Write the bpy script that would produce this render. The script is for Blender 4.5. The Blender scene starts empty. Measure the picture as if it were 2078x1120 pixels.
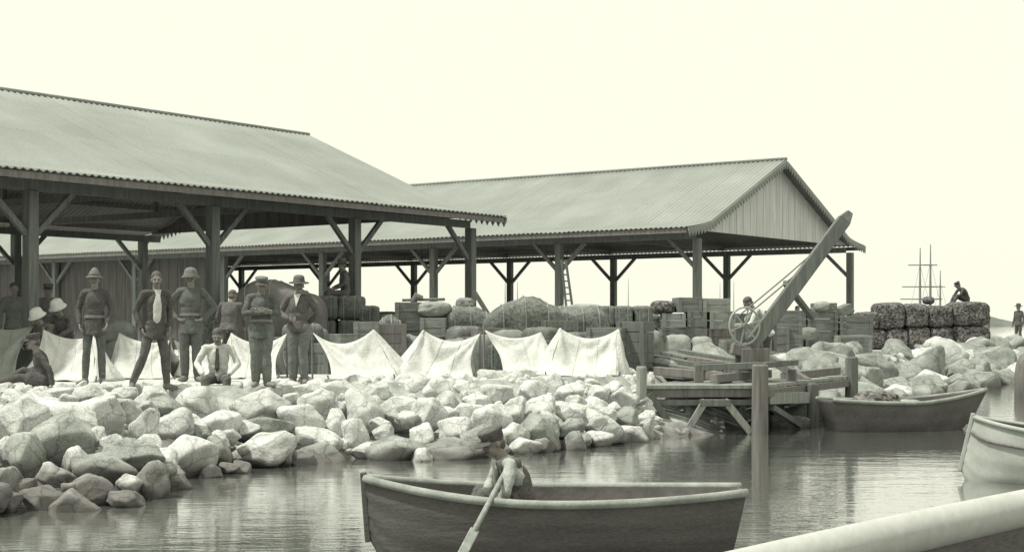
import bpy, bmesh, math, random
from mathutils import Vector as V, Matrix, noise, Quaternion

random.seed(7)
SC = bpy.context.scene
COL = SC.collection
R = math.radians

# ------------------------------------------------------------------ camera, sky, sun, exposure
CAMZ, F, YH = 1.9, 3020.0, 656.0
cd = bpy.data.cameras.new("camera")
cd.sensor_width = 36.0
cd.lens = F / 2078.0 * 36.0
cd.shift_y = (YH - 560.0) / 2078.0
cd.clip_start, cd.clip_end = 0.1, 20000.0
cam = bpy.data.objects.new("camera", cd)
COL.objects.link(cam)
cam.location = (0, 0, CAMZ)
cam.rotation_euler = (R(90), 0, 0)
SC.camera = cam

SUN_EL, SUN_AZ = 63.0, 256.0          # azimuth clockwise from +Y; high, from the left
w = bpy.data.worlds.new("World")
SC.world = w
w.use_nodes = True
nt = w.node_tree
nt.nodes.clear()
sky = nt.nodes.new("ShaderNodeTexSky")
sky.sky_type = 'NISHITA'
sky.sun_disc = False
sky.sun_elevation = R(SUN_EL)
sky.sun_rotation = R(SUN_AZ)
sky.air_density, sky.dust_density, sky.ozone_density = 1.0, 6.0, 1.0
bw = nt.nodes.new("ShaderNodeRGBToBW")
mr = nt.nodes.new("ShaderNodeMapRange")   # milky overcast-bright sky: evens the dome out
mr.inputs['From Min'].default_value = 0.0
mr.inputs['From Max'].default_value = 12.0
mr.inputs['To Min'].default_value = 6.6
mr.inputs['To Max'].default_value = 7.3
tint = nt.nodes.new("ShaderNodeMix")
tint.data_type = 'RGBA'
tint.blend_type = 'MULTIPLY'
tint.inputs[0].default_value = 1.0
tint.inputs[7].default_value = (1.0, 1.0, 0.835, 1)
bg = nt.nodes.new("ShaderNodeBackground")
bg.inputs[1].default_value = 0.15
out = nt.nodes.new("ShaderNodeOutputWorld")
nt.links.new(sky.outputs[0], bw.inputs[0])
nt.links.new(bw.outputs[0], mr.inputs[0])
nt.links.new(mr.outputs[0], tint.inputs[6])
nt.links.new(tint.outputs[2], bg.inputs[0])
nt.links.new(bg.outputs[0], out.inputs[0])

sd = bpy.data.lights.new("sun", 'SUN')
sd.energy = 4.4
sd.angle = R(2.0)
sd.color = (1.0, 0.97, 0.86)
so = bpy.data.objects.new("sun", sd)
COL.objects.link(so)
az, el = R(SUN_AZ), R(SUN_EL)
sdir = V((math.sin(az) * math.cos(el), math.cos(az) * math.cos(el), math.sin(el)))
so.rotation_euler = (-sdir).to_track_quat('-Z', 'Y').to_euler()

SC.view_settings.view_transform = 'Standard'
SC.view_settings.look = 'None'
SC.view_settings.exposure = 0.0
SC.view_settings.gamma = 1.0
SC.render.engine = 'CYCLES'
SC.cycles.max_bounces = 6
SC.cycles.use_denoising = True

# ------------------------------------------------------------------ helpers
def P(px, py, d):
    return V(((px - 1039) / F * d, d, CAMZ - (py - YH) / F * d))

def G(px, py, z):
    d = (CAMZ - z) * F / (py - YH)
    return V(((px - 1039) / F * d, d, z))

GZ = 0.95   # height of the quay ground over the water

def lerp(a, b, t):
    return a + (b - a) * t

def interp(tab, x):
    if x <= tab[0][0]:
        return tab[0][1]
    for (x0, y0), (x1, y1) in zip(tab, tab[1:]):
        if x <= x1:
            return y0 + (y1 - y0) * (x - x0) / (x1 - x0)
    return tab[-1][1]

def material(name, c, c2=None, rough=0.85, scale=6.0, detail=6.0, bump=0.0, bscale=None, metal=0.0,
             stretch=None, wet=None, spec=0.3, lo=0.35, hi=0.68, obj=False, speck=0.0, sscale=60):
    m = bpy.data.materials.new(name)
    m.use_nodes = True
    t = m.node_tree
    b = t.nodes["Principled BSDF"]
    b.inputs['Roughness'].default_value = rough
    b.inputs['Metallic'].default_value = metal
    b.inputs['Specular IOR Level'].default_value = spec
    if obj:
        tc = t.nodes.new("ShaderNodeTexCoord")
        co = tc.outputs['Object']
        pos = None
    else:
        g = t.nodes.new("ShaderNodeNewGeometry")
        co = g.outputs['Position']
    if stretch:
        mp = t.nodes.new("ShaderNodeMapping")
        mp.inputs['Scale'].default_value = stretch[:3]
        if len(stretch) > 3:
            mp.inputs['Rotation'].default_value = (0, 0, stretch[3])
        t.links.new(co, mp.inputs[0])
        co = mp.outputs[0]
    n = t.nodes.new("ShaderNodeTexNoise")
    n.inputs['Scale'].default_value = scale
    n.inputs['Detail'].default_value = detail
    n.inputs['Roughness'].default_value = 0.62
    t.links.new(co, n.inputs['Vector'])
    r = t.nodes.new("ShaderNodeValToRGB")
    c2 = c2 or tuple(x * 0.72 for x in c)
    r.color_ramp.elements[0].position = lo
    r.color_ramp.elements[1].position = hi
    r.color_ramp.elements[0].color = (*c2, 1)
    r.color_ramp.elements[1].color = (*c, 1)
    t.links.new(n.outputs['Fac'], r.inputs[0])
    colr = r.outputs[0]
    if speck:
        n3 = t.nodes.new("ShaderNodeTexNoise")
        n3.inputs['Scale'].default_value = sscale
        n3.inputs['Detail'].default_value = 3
        t.links.new(co, n3.inputs['Vector'])
        r3 = t.nodes.new("ShaderNodeValToRGB")
        r3.color_ramp.elements[0].position = 0.38
        r3.color_ramp.elements[1].position = 0.62
        k = 1 - speck
        r3.color_ramp.elements[0].color = (k, k, k, 1)
        r3.color_ramp.elements[1].color = (1 + speck * .5,) * 3 + (1,)
        t.links.new(n3.outputs['Fac'], r3.inputs[0])
        mm = t.nodes.new("ShaderNodeMix")
        mm.data_type = 'RGBA'
        mm.blend_type = 'MULTIPLY'
        mm.inputs[0].default_value = 1
        t.links.new(colr, mm.inputs[6])
        t.links.new(r3.outputs[0], mm.inputs[7])
        colr = mm.outputs[2]
    if wet:     # tide stain: (level, softness, colour)
        g2 = t.nodes.new("ShaderNodeNewGeometry")
        sx = t.nodes.new("ShaderNodeSeparateXYZ")
        t.links.new(g2.outputs['Position'], sx.inputs[0])
        nn = t.nodes.new("ShaderNodeTexNoise")
        nn.inputs['Scale'].default_value = 3.0
        nn.inputs['Detail'].default_value = 5.0
        t.links.new(g2.outputs['Position'], nn.inputs['Vector'])
        ad = t.nodes.new("ShaderNodeMath")
        ad.operation = 'MULTIPLY_ADD'
        ad.inputs[1].default_value = -0.5
        t.links.new(nn.outputs['Fac'], ad.inputs[0])
        t.links.new(sx.outputs['Z'], ad.inputs[2])
        # the tide stands higher on the near stones to the left
        xr = t.nodes.new("ShaderNodeMapRange")
        xr.inputs['From Min'].default_value = -5.0
        xr.inputs['From Max'].default_value = -2.4
        xr.inputs['To Min'].default_value = -0.20
        xr.inputs['To Max'].default_value = 0.06
        t.links.new(sx.outputs['X'], xr.inputs[0])
        ad2 = t.nodes.new("ShaderNodeMath")
        ad2.operation = 'ADD'
        t.links.new(ad.outputs[0], ad2.inputs[0])
        t.links.new(xr.outputs[0], ad2.inputs[1])
        m2 = t.nodes.new("ShaderNodeMapRange")
        m2.inputs['From Min'].default_value = wet[0] - wet[1] - 0.25
        m2.inputs['From Max'].default_value = wet[0] + wet[1] - 0.25
        t.links.new(ad2.outputs[0], m2.inputs[0])
        mx = t.nodes.new("ShaderNodeMix")
        mx.data_type = 'RGBA'
        mx.inputs[6].default_value = (*wet[2], 1)
        t.links.new(m2.outputs[0], mx.inputs[0])
        t.links.new(colr, mx.inputs[7])
        colr = mx.outputs[2]
    t.links.new(colr, b.inputs['Base Color'])
    if bump:
        n2 = t.nodes.new("ShaderNodeTexNoise")
        n2.inputs['Scale'].default_value = bscale or scale * 3
        n2.inputs['Detail'].default_value = 8.0
        t.links.new(co, n2.inputs['Vector'])
        bp = t.nodes.new("ShaderNodeBump")
        bp.inputs['Strength'].default_value = bump
        bp.inputs['Distance'].default_value = 0.03
        t.links.new(n2.outputs['Fac'], bp.inputs['Height'])
        t.links.new(bp.outputs[0], b.inputs['Normal'])
    return m

def grey(v, warm=0.0):
    """a print-like grey: greenish in the middle, brownish when dark"""
    k = min(1, max(0, (v - .35) / .3))
    return (v * (.93 + .07 * k), v * 1.01, v * (.95 + .05 * k))

def dk(v):
    v *= 1.75
    return (v * 1.03, v * 0.995, v * 0.97)

M = {}
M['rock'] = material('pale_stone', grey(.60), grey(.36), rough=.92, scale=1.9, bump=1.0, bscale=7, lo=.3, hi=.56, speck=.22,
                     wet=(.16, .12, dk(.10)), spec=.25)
def cracks(m, sc, dark):
    t = m.node_tree
    b = t.nodes["Principled BSDF"]
    src = b.inputs['Base Color'].links[0].from_socket
    tc = t.nodes.new("ShaderNodeTexCoord")
    nz = t.nodes.new("ShaderNodeTexNoise")
    nz.inputs['Scale'].default_value = 2.5
    nz.inputs['Detail'].default_value = 4
    t.links.new(tc.outputs['Object'], nz.inputs['Vector'])
    mxv = t.nodes.new("ShaderNodeMix")
    mxv.data_type = 'RGBA'
    mxv.inputs[0].default_value = .35
    t.links.new(tc.outputs['Object'], mxv.inputs[6])
    t.links.new(nz.outputs['Color'], mxv.inputs[7])
    vo = t.nodes.new("ShaderNodeTexVoronoi")
    vo.feature = 'DISTANCE_TO_EDGE'
    vo.inputs['Scale'].default_value = sc
    t.links.new(mxv.outputs[2], vo.inputs['Vector'])
    rp_ = t.nodes.new("ShaderNodeValToRGB")
    rp_.color_ramp.elements[0].position = 0.0
    rp_.color_ramp.elements[1].position = 0.05
    rp_.color_ramp.elements[0].color = (dark, dark, dark, 1)
    rp_.color_ramp.elements[1].color = (1, 1, 1, 1)
    t.links.new(vo.outputs['Distance'], rp_.inputs[0])
    mx = t.nodes.new("ShaderNodeMix")
    mx.data_type = 'RGBA'
    mx.blend_type = 'MULTIPLY'
    mx.inputs[0].default_value = 1
    t.links.new(src, mx.inputs[6])
    t.links.new(rp_.outputs[0], mx.inputs[7])
    t.links.new(mx.outputs[2], b.inputs['Base Color'])
cracks(M['rock'], 1.5, .62)
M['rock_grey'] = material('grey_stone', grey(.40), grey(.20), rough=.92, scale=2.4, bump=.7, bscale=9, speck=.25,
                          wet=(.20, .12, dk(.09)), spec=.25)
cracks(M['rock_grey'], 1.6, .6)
M['ground'] = material('trodden_coral', grey(.60), grey(.44), rough=.95, scale=1.1, bump=.6, bscale=14, speck=.2)
M['bank'] = material('rubble', grey(.48), grey(.26), rough=.95, scale=3.5, bump=1.0, bscale=10, wet=(.2, .12, dk(.07)))
M['roof'] = material('galvanised_iron', grey(.30), grey(.24), rough=.75, scale=.5, detail=8, spec=.25, speck=.12)
M['roof_b'] = material('galvanised_iron_pale', grey(.315), grey(.255), rough=.75, scale=.6, detail=8, spec=.25, speck=.12)
def sheet_laps(m, ang):
    t = m.node_tree
    b = t.nodes["Principled BSDF"]
    src = b.inputs['Base Color'].links[0].from_socket
    g = t.nodes.new("ShaderNodeNewGeometry")
    mp = t.nodes.new("ShaderNodeMapping")
    mp.vector_type = 'POINT'
    mp.inputs['Rotation'].default_value = (0, 0, ang)
    br = t.nodes.new("ShaderNodeTexBrick")
    br.inputs['Scale'].default_value = 1.0
    br.inputs['Brick Width'].default_value = .78
    br.inputs['Row Height'].default_value = 2.1
    br.inputs['Mortar Size'].default_value = .012
    br.inputs['Mortar Smooth'].default_value = .4
    br.offset = 0.0
    br.inputs['Color1'].default_value = (1.03, 1.03, 1.03, 1)
    br.inputs['Color2'].default_value = (.95, .95, .95, 1)
    br.inputs['Mortar'].default_value = (.86, .86, .86, 1)
    t.links.new(g.outputs['Position'], mp.inputs[0])
    t.links.new(mp.outputs[0], br.inputs['Vector'])
    mx = t.nodes.new("ShaderNodeMix")
    mx.data_type = 'RGBA'
    mx.blend_type = 'MULTIPLY'
    mx.inputs[0].default_value = 1
    t.links.new(src, mx.inputs[6])
    t.links.new(br.outputs['Color'], mx.inputs[7])
    t.links.new(mx.outputs[2], b.inputs['Base Color'])
sheet_laps(M['roof'], -R(90 - 35.75))
sheet_laps(M['roof_b'], R(35.75))
M['timber'] = material('weathered_timber', grey(.20), grey(.125), rough=.9, scale=2.5, stretch=(6, 6, .6), bump=.3)
M['timber_dk'] = material('tarred_timber', dk(.12), dk(.075), rough=.9, scale=2.5, stretch=(6, 6, .6), bump=.3)
M['timber_lt'] = material('pale_timber', grey(.36), grey(.22), rough=.9, scale=2.5, stretch=(6, 6, .8), bump=.3)
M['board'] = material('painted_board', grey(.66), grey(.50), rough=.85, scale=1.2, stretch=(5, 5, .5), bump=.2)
M['under'] = material('shade_toned_underside', dk(.10), dk(.07), rough=.95, scale=.8)  # roof underside coloured darker than its top, painting in the shade beneath
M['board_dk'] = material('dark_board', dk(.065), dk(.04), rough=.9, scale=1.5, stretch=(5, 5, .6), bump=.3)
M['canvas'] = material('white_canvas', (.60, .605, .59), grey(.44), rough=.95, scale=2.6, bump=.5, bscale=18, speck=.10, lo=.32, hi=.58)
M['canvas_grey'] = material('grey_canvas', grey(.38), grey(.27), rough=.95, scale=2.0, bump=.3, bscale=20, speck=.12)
M['tarp'] = material('tarpaulin', grey(.23), grey(.11), rough=.9, scale=2.6, bump=.5, bscale=12, speck=.35, sscale=22)
M['tarp_dk'] = material('black_tarpaulin', dk(.10), dk(.07), rough=.85, scale=2.0, bump=.4, bscale=12, speck=.2)
M['crate'] = material('crate_wood', grey(.24), grey(.13), rough=.9, scale=2.5, stretch=(1, 1, 7), bump=.25, speck=.12)
M['crate_lt'] = material('pale_crate_wood', grey(.33), grey(.21), rough=.9, scale=2.5, stretch=(1, 1, 7), bump=.25, speck=.12)
M['sack'] = material('sackcloth', grey(.28), grey(.18), rough=.95, scale=5, bump=.4, bscale=40, speck=.15)
M['sack_lt'] = material('pale_sackcloth', grey(.38), grey(.26), rough=.95, scale=5, bump=.4, bscale=40, speck=.15)
M['bale'] = material('bale_cloth', grey(.21), grey(.11), rough=.95, scale=4, bump=.6, bscale=30, speck=.3)
M['bale_dk'] = material('dark_hay', dk(.115), dk(.05), rough=.95, scale=4, bump=1.0, bscale=22, speck=.75, sscale=13)
M['iron'] = material('grey_iron', grey(.26), grey(.18), rough=.6, scale=8, metal=0.0, spec=.4)
M['iron_lt'] = material('pale_iron', grey(.42), grey(.34), rough=.55, scale=8, spec=.4)
M['rope'] = material('rope', grey(.28), grey(.2), rough=.9, scale=30)
M['skin'] = material('skin', (.26, .24, .22), (.20, .185, .165), rough=.6, scale=20)
M['cloth_black'] = material('black_cloth', dk(.058), dk(.042), rough=.9, scale=10, bump=.3, bscale=14, speck=.3)
M['cloth_dark'] = material('dark_cloth', dk(.08), dk(.055), rough=.9, scale=10, bump=.3, bscale=14, speck=.3)
M['cloth_grey'] = material('grey_cloth', grey(.145), grey(.10), rough=.9, scale=10, bump=.3, bscale=14, speck=.25)
M['cloth_mid'] = material('drab_cloth', grey(.20), grey(.14), rough=.9, scale=10, bump=.3, bscale=14, speck=.2)
M['cloth_white'] = material('white_cloth', (.62, .62, .60), grey(.5), rough=.9, scale=10, bump=.2, bscale=14)
M['cloth_pale'] = material('pale_grey_cloth', grey(.48), grey(.34), rough=.9, scale=10, bump=.3, bscale=14, speck=.15)
M['hair'] = material('dark_hair', dk(.06), dk(.045), rough=.7, scale=40)
M['eye'] = material('eye', dk(.05), rough=.3)
M['boot'] = material('leather', dk(.13), dk(.09), rough=.6, scale=14)
M['hull_black'] = material('black_paint', dk(.066), dk(.05), rough=.7, scale=2.0, stretch=(1, 1, 5), bump=.2, speck=.2, sscale=26)
M['hull_grey'] = material('grey_paint', dk(.08), dk(.05), rough=.7, scale=2.0, bump=.2, speck=.2)
M['hull_white'] = material('white_paint', grey(.46), grey(.33), rough=.6, scale=2.0, bump=.15, speck=.08)
M['rail'] = material('worn_rail', grey(.35), grey(.23), rough=.85, scale=5, bump=.3, speck=.1)
M['hull_in'] = material('boat_inside', dk(.09), dk(.06), rough=.85, scale=4, bump=.3)
M['spar'] = material('white_spar', (.47, .475, .46), grey(.39), rough=.75, scale=2.2, stretch=(12, 1.4, 12, .78), bump=.04, bscale=5, spec=.25, speck=.05, sscale=24, lo=.25, hi=.7)
M['far'] = material('far_land', grey(.20), grey(.13), rough=1, scale=.05)
M['mast'] = material('far_mast', grey(.28), grey(.22), rough=.9, scale=1)

# ------------------------------------------------------------------ mesh building
class MB:
    def __init__(s):
        s.v, s.f = [], []
    def add(s, vs, fs):
        o = len(s.v)
        s.v += [V(x) for x in vs]
        s.f += [[i + o for i in f] for f in fs]
    def hexa(s, p):
        s.add(p, [(0, 3, 2, 1), (4, 5, 6, 7), (0, 1, 5, 4), (1, 2, 6, 5), (2, 3, 7, 6), (3, 0, 4, 7)])
    def box(s, c, size, ax=None, jit=0.0):
        ax = ax or (V((1, 0, 0)), V((0, 1, 0)), V((0, 0, 1)))
        h = [x / 2 for x in size]
        pts = []
        for z in (-1, 1):
            for (x, y) in ((-1, -1), (1, -1), (1, 1), (-1, 1)):
                p = V(c) + ax[0] * x * h[0] + ax[1] * y * h[1] + ax[2] * z * h[2]
                if jit:
                    p += V([random.uniform(-jit, jit) for _ in range(3)])
                pts.append(p)
        s.hexa(pts)
    def beam(s, p, q, wd, ht, up=V((0, 0, 1)), taper=1.0):
        p, q = V(p), V(q)
        d = (q - p).normalized()
        side = d.cross(up)
        if side.length < 1e-4:
            side = d.cross(V((1, 0, 0)))
        side.normalize()
        u2 = side.cross(d).normalized()
        pts = []
        for e, k in ((p, 1.0), (q, taper)):
            for a, b in ((-1, -1), (1, -1), (1, 1), (-1, 1)):
                pts.append(e + side * a * wd / 2 * k + u2 * b * ht / 2 * k)
        s.hexa(pts)
    def tube(s, pts, rad, n=8, cap=True):
        pts = [V(p) for p in pts]
        if not isinstance(rad, (list, tuple)):
            rad = [rad] * len(pts)
        o = len(s.v)
        prev = None
        for i, p in enumerate(pts):
            d = (pts[min(i + 1, len(pts) - 1)] - pts[max(i - 1, 0)]).normalized()
            ref = prev if prev is not None else (V((0, 0, 1)) if abs(d.z) < .9 else V((1, 0, 0)))
            a = (ref - d * ref.dot(d)).normalized()
            prev = a
            b = d.cross(a)
            for k in range(n):
                t = 2 * math.pi * k / n
                s.v.append(p + (a * math.cos(t) + b * math.sin(t)) * rad[i])
        for i in range(len(pts) - 1):
            for k in range(n):
                k2 = (k + 1) % n
                s.f.append([o + i * n + k, o + i * n + k2, o + (i + 1) * n + k2, o + (i + 1) * n + k])
        if cap:
            s.f.append([o + k for k in range(n)][::-1])
            s.f.append([o + (len(pts) - 1) * n + k for k in range(n)])
    def lathe(s, c, prof, n=20, mat=None):
        o = len(s.v)
        for (r, z) in prof:
            for k in range(n):
                t = 2 * math.pi * k / n
                p = V((r * math.cos(t), r * math.sin(t), z))
                s.v.append((mat @ p if mat else p) + V(c))
        for i in range(len(prof) - 1):
            for k in range(n):
                k2 = (k + 1) % n
                s.f.append([o + i * n + k, o + i * n + k2, o + (i + 1) * n + k2, o + (i + 1) * n + k])
        s.f.append([o + k for k in range(n)][::-1])
        s.f.append([o + (len(prof) - 1) * n + k for k in range(n)])
    def grid(s, fn, nu, nv):
        o = len(s.v)
        for i in range(nu + 1):
            for j in range(nv + 1):
                s.v.append(V(fn(i / nu, j / nv)))
        for i in range(nu):
            for j in range(nv):
                a = o + i * (nv + 1) + j
                s.f.append([a, a + nv + 1, a + nv + 2, a + 1])
    def prism(s, poly, d):
        """polygon (list of V) extruded by vector d"""
        n = len(poly)
        s.add([V(p) for p in poly] + [V(p) + V(d) for p in poly],
              [list(range(n))[::-1], [n + i for i in range(n)]] +
              [[i, (i + 1) % n, n + (i + 1) % n, n + i] for i in range(n)])
    def build(s, name, m, parent=None, smooth=False, bevel=0.0, solid=0.0, local=False):
        me = bpy.data.meshes.new(name)
        off = V((0, 0, 0))
        if parent is not None and not local:
            q = parent
            while q is not None:
                off += q.location
                q = q.parent
        me.from_pydata([v - off for v in s.v], [], s.f)
        bm = bmesh.new()
        bm.from_mesh(me)
        bmesh.ops.recalc_face_normals(bm, faces=bm.faces)
        bm.to_mesh(me)
        bm.free()
        me.materials.append(M[m] if isinstance(m, str) else m)
        if smooth:
            for p in me.polygons:
                p.use_smooth = True
        o = bpy.data.objects.new(name, me)
        COL.objects.link(o)
        if parent is not None:
            o.parent = parent
        if solid:
            md = o.modifiers.new("thick", 'SOLIDIFY')
            md.thickness = solid
            md.offset = 0
        if bevel:
            md = o.modifiers.new("bevel", 'BEVEL')
            md.width = bevel
            md.segments = 2
            md.limit_method = 'ANGLE'
        return o

def tag(o, label, cat, group=None, kind=None):
    o['label'] = label
    o['category'] = cat
    if group:
        o['group'] = group
    if kind:
        o['kind'] = kind
    return o

def thing(name, loc, label, cat, group=None, rz=0.0):
    o = bpy.data.objects.new(name, None)
    o.empty_display_size = .2
    COL.objects.link(o)
    o.location = loc
    o.rotation_euler = (0, 0, rz)
    return tag(o, label, cat, group)

def structure(o):
    o['kind'] = 'structure'
    return o

# ------------------------------------------------------------------ water, land, far shore
wm = bpy.data.materials.new('sea_water')
wm.use_nodes = True
t = wm.node_tree
b = t.nodes["Principled BSDF"]
b.inputs['Base Color'].default_value = (.13, .14, .13, 1)
b.inputs['Roughness'].default_value = .03
b.inputs['IOR'].default_value = 1.42
g = t.nodes.new("ShaderNodeNewGeometry")
h = None
for (sc, rot, st, amp) in ((.9, .1, (1, 2.6, 1), 1.0), (3.2, -.25, (1, 3.2, 1), .45), (9.0, .2, (1, 2.2, 1), .14)):
    mp = t.nodes.new("ShaderNodeMapping")
    mp.inputs['Scale'].default_value = st
    mp.inputs['Rotation'].default_value = (0, 0, rot)
    t.links.new(g.outputs['Position'], mp.inputs[0])
    n = t.nodes.new("ShaderNodeTexNoise")
    n.inputs['Scale'].default_value = sc
    n.inputs['Detail'].default_value = 3
    t.links.new(mp.outputs[0], n.inputs['Vector'])
    ml = t.nodes.new("ShaderNodeMath")
    ml.operation = 'MULTIPLY_ADD'
    ml.inputs[1].default_value = amp
    t.links.new(n.outputs['Fac'], ml.inputs[0])
    if h:
        t.links.new(h, ml.inputs[2])
    else:
        ml.inputs[2].default_value = 0
    h = ml.outputs[0]
bp = t.nodes.new("ShaderNodeBump")
bp.inputs['Strength'].default_value = .065
bp.inputs['Distance'].default_value = .10
t.links.new(h, bp.inputs['Height'])
t.links.new(bp.outputs[0], b.inputs['Normal'])
b.inputs['Coat Weight'].default_value = 1.0
b.inputs['Coat Roughness'].default_value = .03
b.inputs['Coat IOR'].default_value = 1.5
t.links.new(bp.outputs[0], b.inputs['Coat Normal'])
mb = MB()
mb.add([(-6000, -300, 0), (6000, -300, 0), (6000, 9000, 0), (-6000, 9000, 0)], [(0, 1, 2, 3)])
structure(mb.build('water', wm))

# shore edge of the quay ground (x, y), from left to right
EDGE = [(-30, 14), (-16, 18.2), (-9.5, 20.3), (-7.2, 21.3), (-5.3, 21.9), (-2.3, 23.2), (0, 24.8), (2.2, 26.4), (4.0, 30.2),
        (7.0, 36), (10.1, 42), (14.2, 49), (19, 57), (24, 62), (60, 64)]
mb = MB()
back = [(60, 66.5), (24, 66.5), (16, 72), (-40, 105), (-60, 60)]
mb.add([(x, y, GZ) for x, y in EDGE] + [(x, y, GZ) for x, y in back], [list(range(len(EDGE) + len(back)))])
o = mb.build('ground', 'ground')
structure(o)

# rubble bank below the edge
def edge_pt(s):
    n = len(EDGE) - 1
    k = min(int(s * n), n - 1)
    f = s * n - k
    return V((*EDGE[k], 0)).lerp(V((*EDGE[k + 1], 0)), f)

def bank_fn(a, c):
    p = edge_pt(a)
    q = edge_pt(min(1, a + .004)) - edge_pt(max(0, a - .004))
    nrm = V((q.y, -q.x, 0)).normalized()
    wid = interp([(-10, 6.0), (-5, 4.2), (-2, 3.2), (2, 2.6), (5, 2.6), (60, 3.0)], p.x)
    z = GZ + .02 - 1.9 * c - .22 * min(1, c * 8)
    if c > 0:
        z += .10 * noise.noise(V((p.x * 1.7, p.y * 1.7, c * 5)))
    return p + nrm * wid * (c * 1.5 if c > 0 else 0) + V((0, 0, z))
mb = MB()
mb.grid(bank_fn, 260, 14)
# close it underneath, back under the ground
structure(mb.build('bank', 'bank', smooth=False))

def far_fn(a, c):
    x = lerp(-900, 1400, a)
    base = 5.0 + 3.5 * noise.noise(V((x * .01, 3, 0))) + 2.4 * noise.noise(V((x * .06, 9, 0))) + 1.2 * noise.noise(V((x * .2, 9, 0)))
    base *= interp([(200, .5), (290, 1.0), (312, 1.35), (330, 1.15), (342, .75), (352, .6), (420, .55)], x)
    return V((x, 1000 + 40 * c, -1 + max(1.2, base) * math.sin(math.pi * min(.98, c + .02))))
mb = MB()
mb.grid(far_fn, 700, 8)
structure(mb.build('far_shore', 'far', smooth=False))
x0 = P(2005, 640, 985)
t_ = thing('tower', (x0.x, 985, 0), 'slim grey tower rising from the low far shore across the water', 'tower')
mb = MB()
mb.tube([(x0.x, 985, -1), (x0.x, 985, 9.5)], [1.4, 1.1], 8)
mb.build('shaft', 'far', t_)
mb = MB()
mb.tube([(x0.x, 985, 9.5), (x0.x, 985, 10.3)], [1.5, 1.4], 8)
mb.build('cap', 'far', t_)

# ------------------------------------------------------------------ sheds
A_ = R(35.75)
U = V((math.sin(A_), math.cos(A_), 0))
W_ = V((-math.cos(A_), math.sin(A_), 0))
EZ = CAMZ + 2.63
UP = V((0, 0, 1))

def prof_z(x, Wd, Rs):
    h = Wd / 2
    x = h - abs(x - h)          # distance from the nearer eave
    fl = .22 * h
    lowrise = .095 * Rs
    if x < fl:
        return lowrise * (x / fl) * (0.6 + .4 * x / fl)
    return lowrise + (Rs - lowrise) * (x - fl) / (h - fl)

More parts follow.
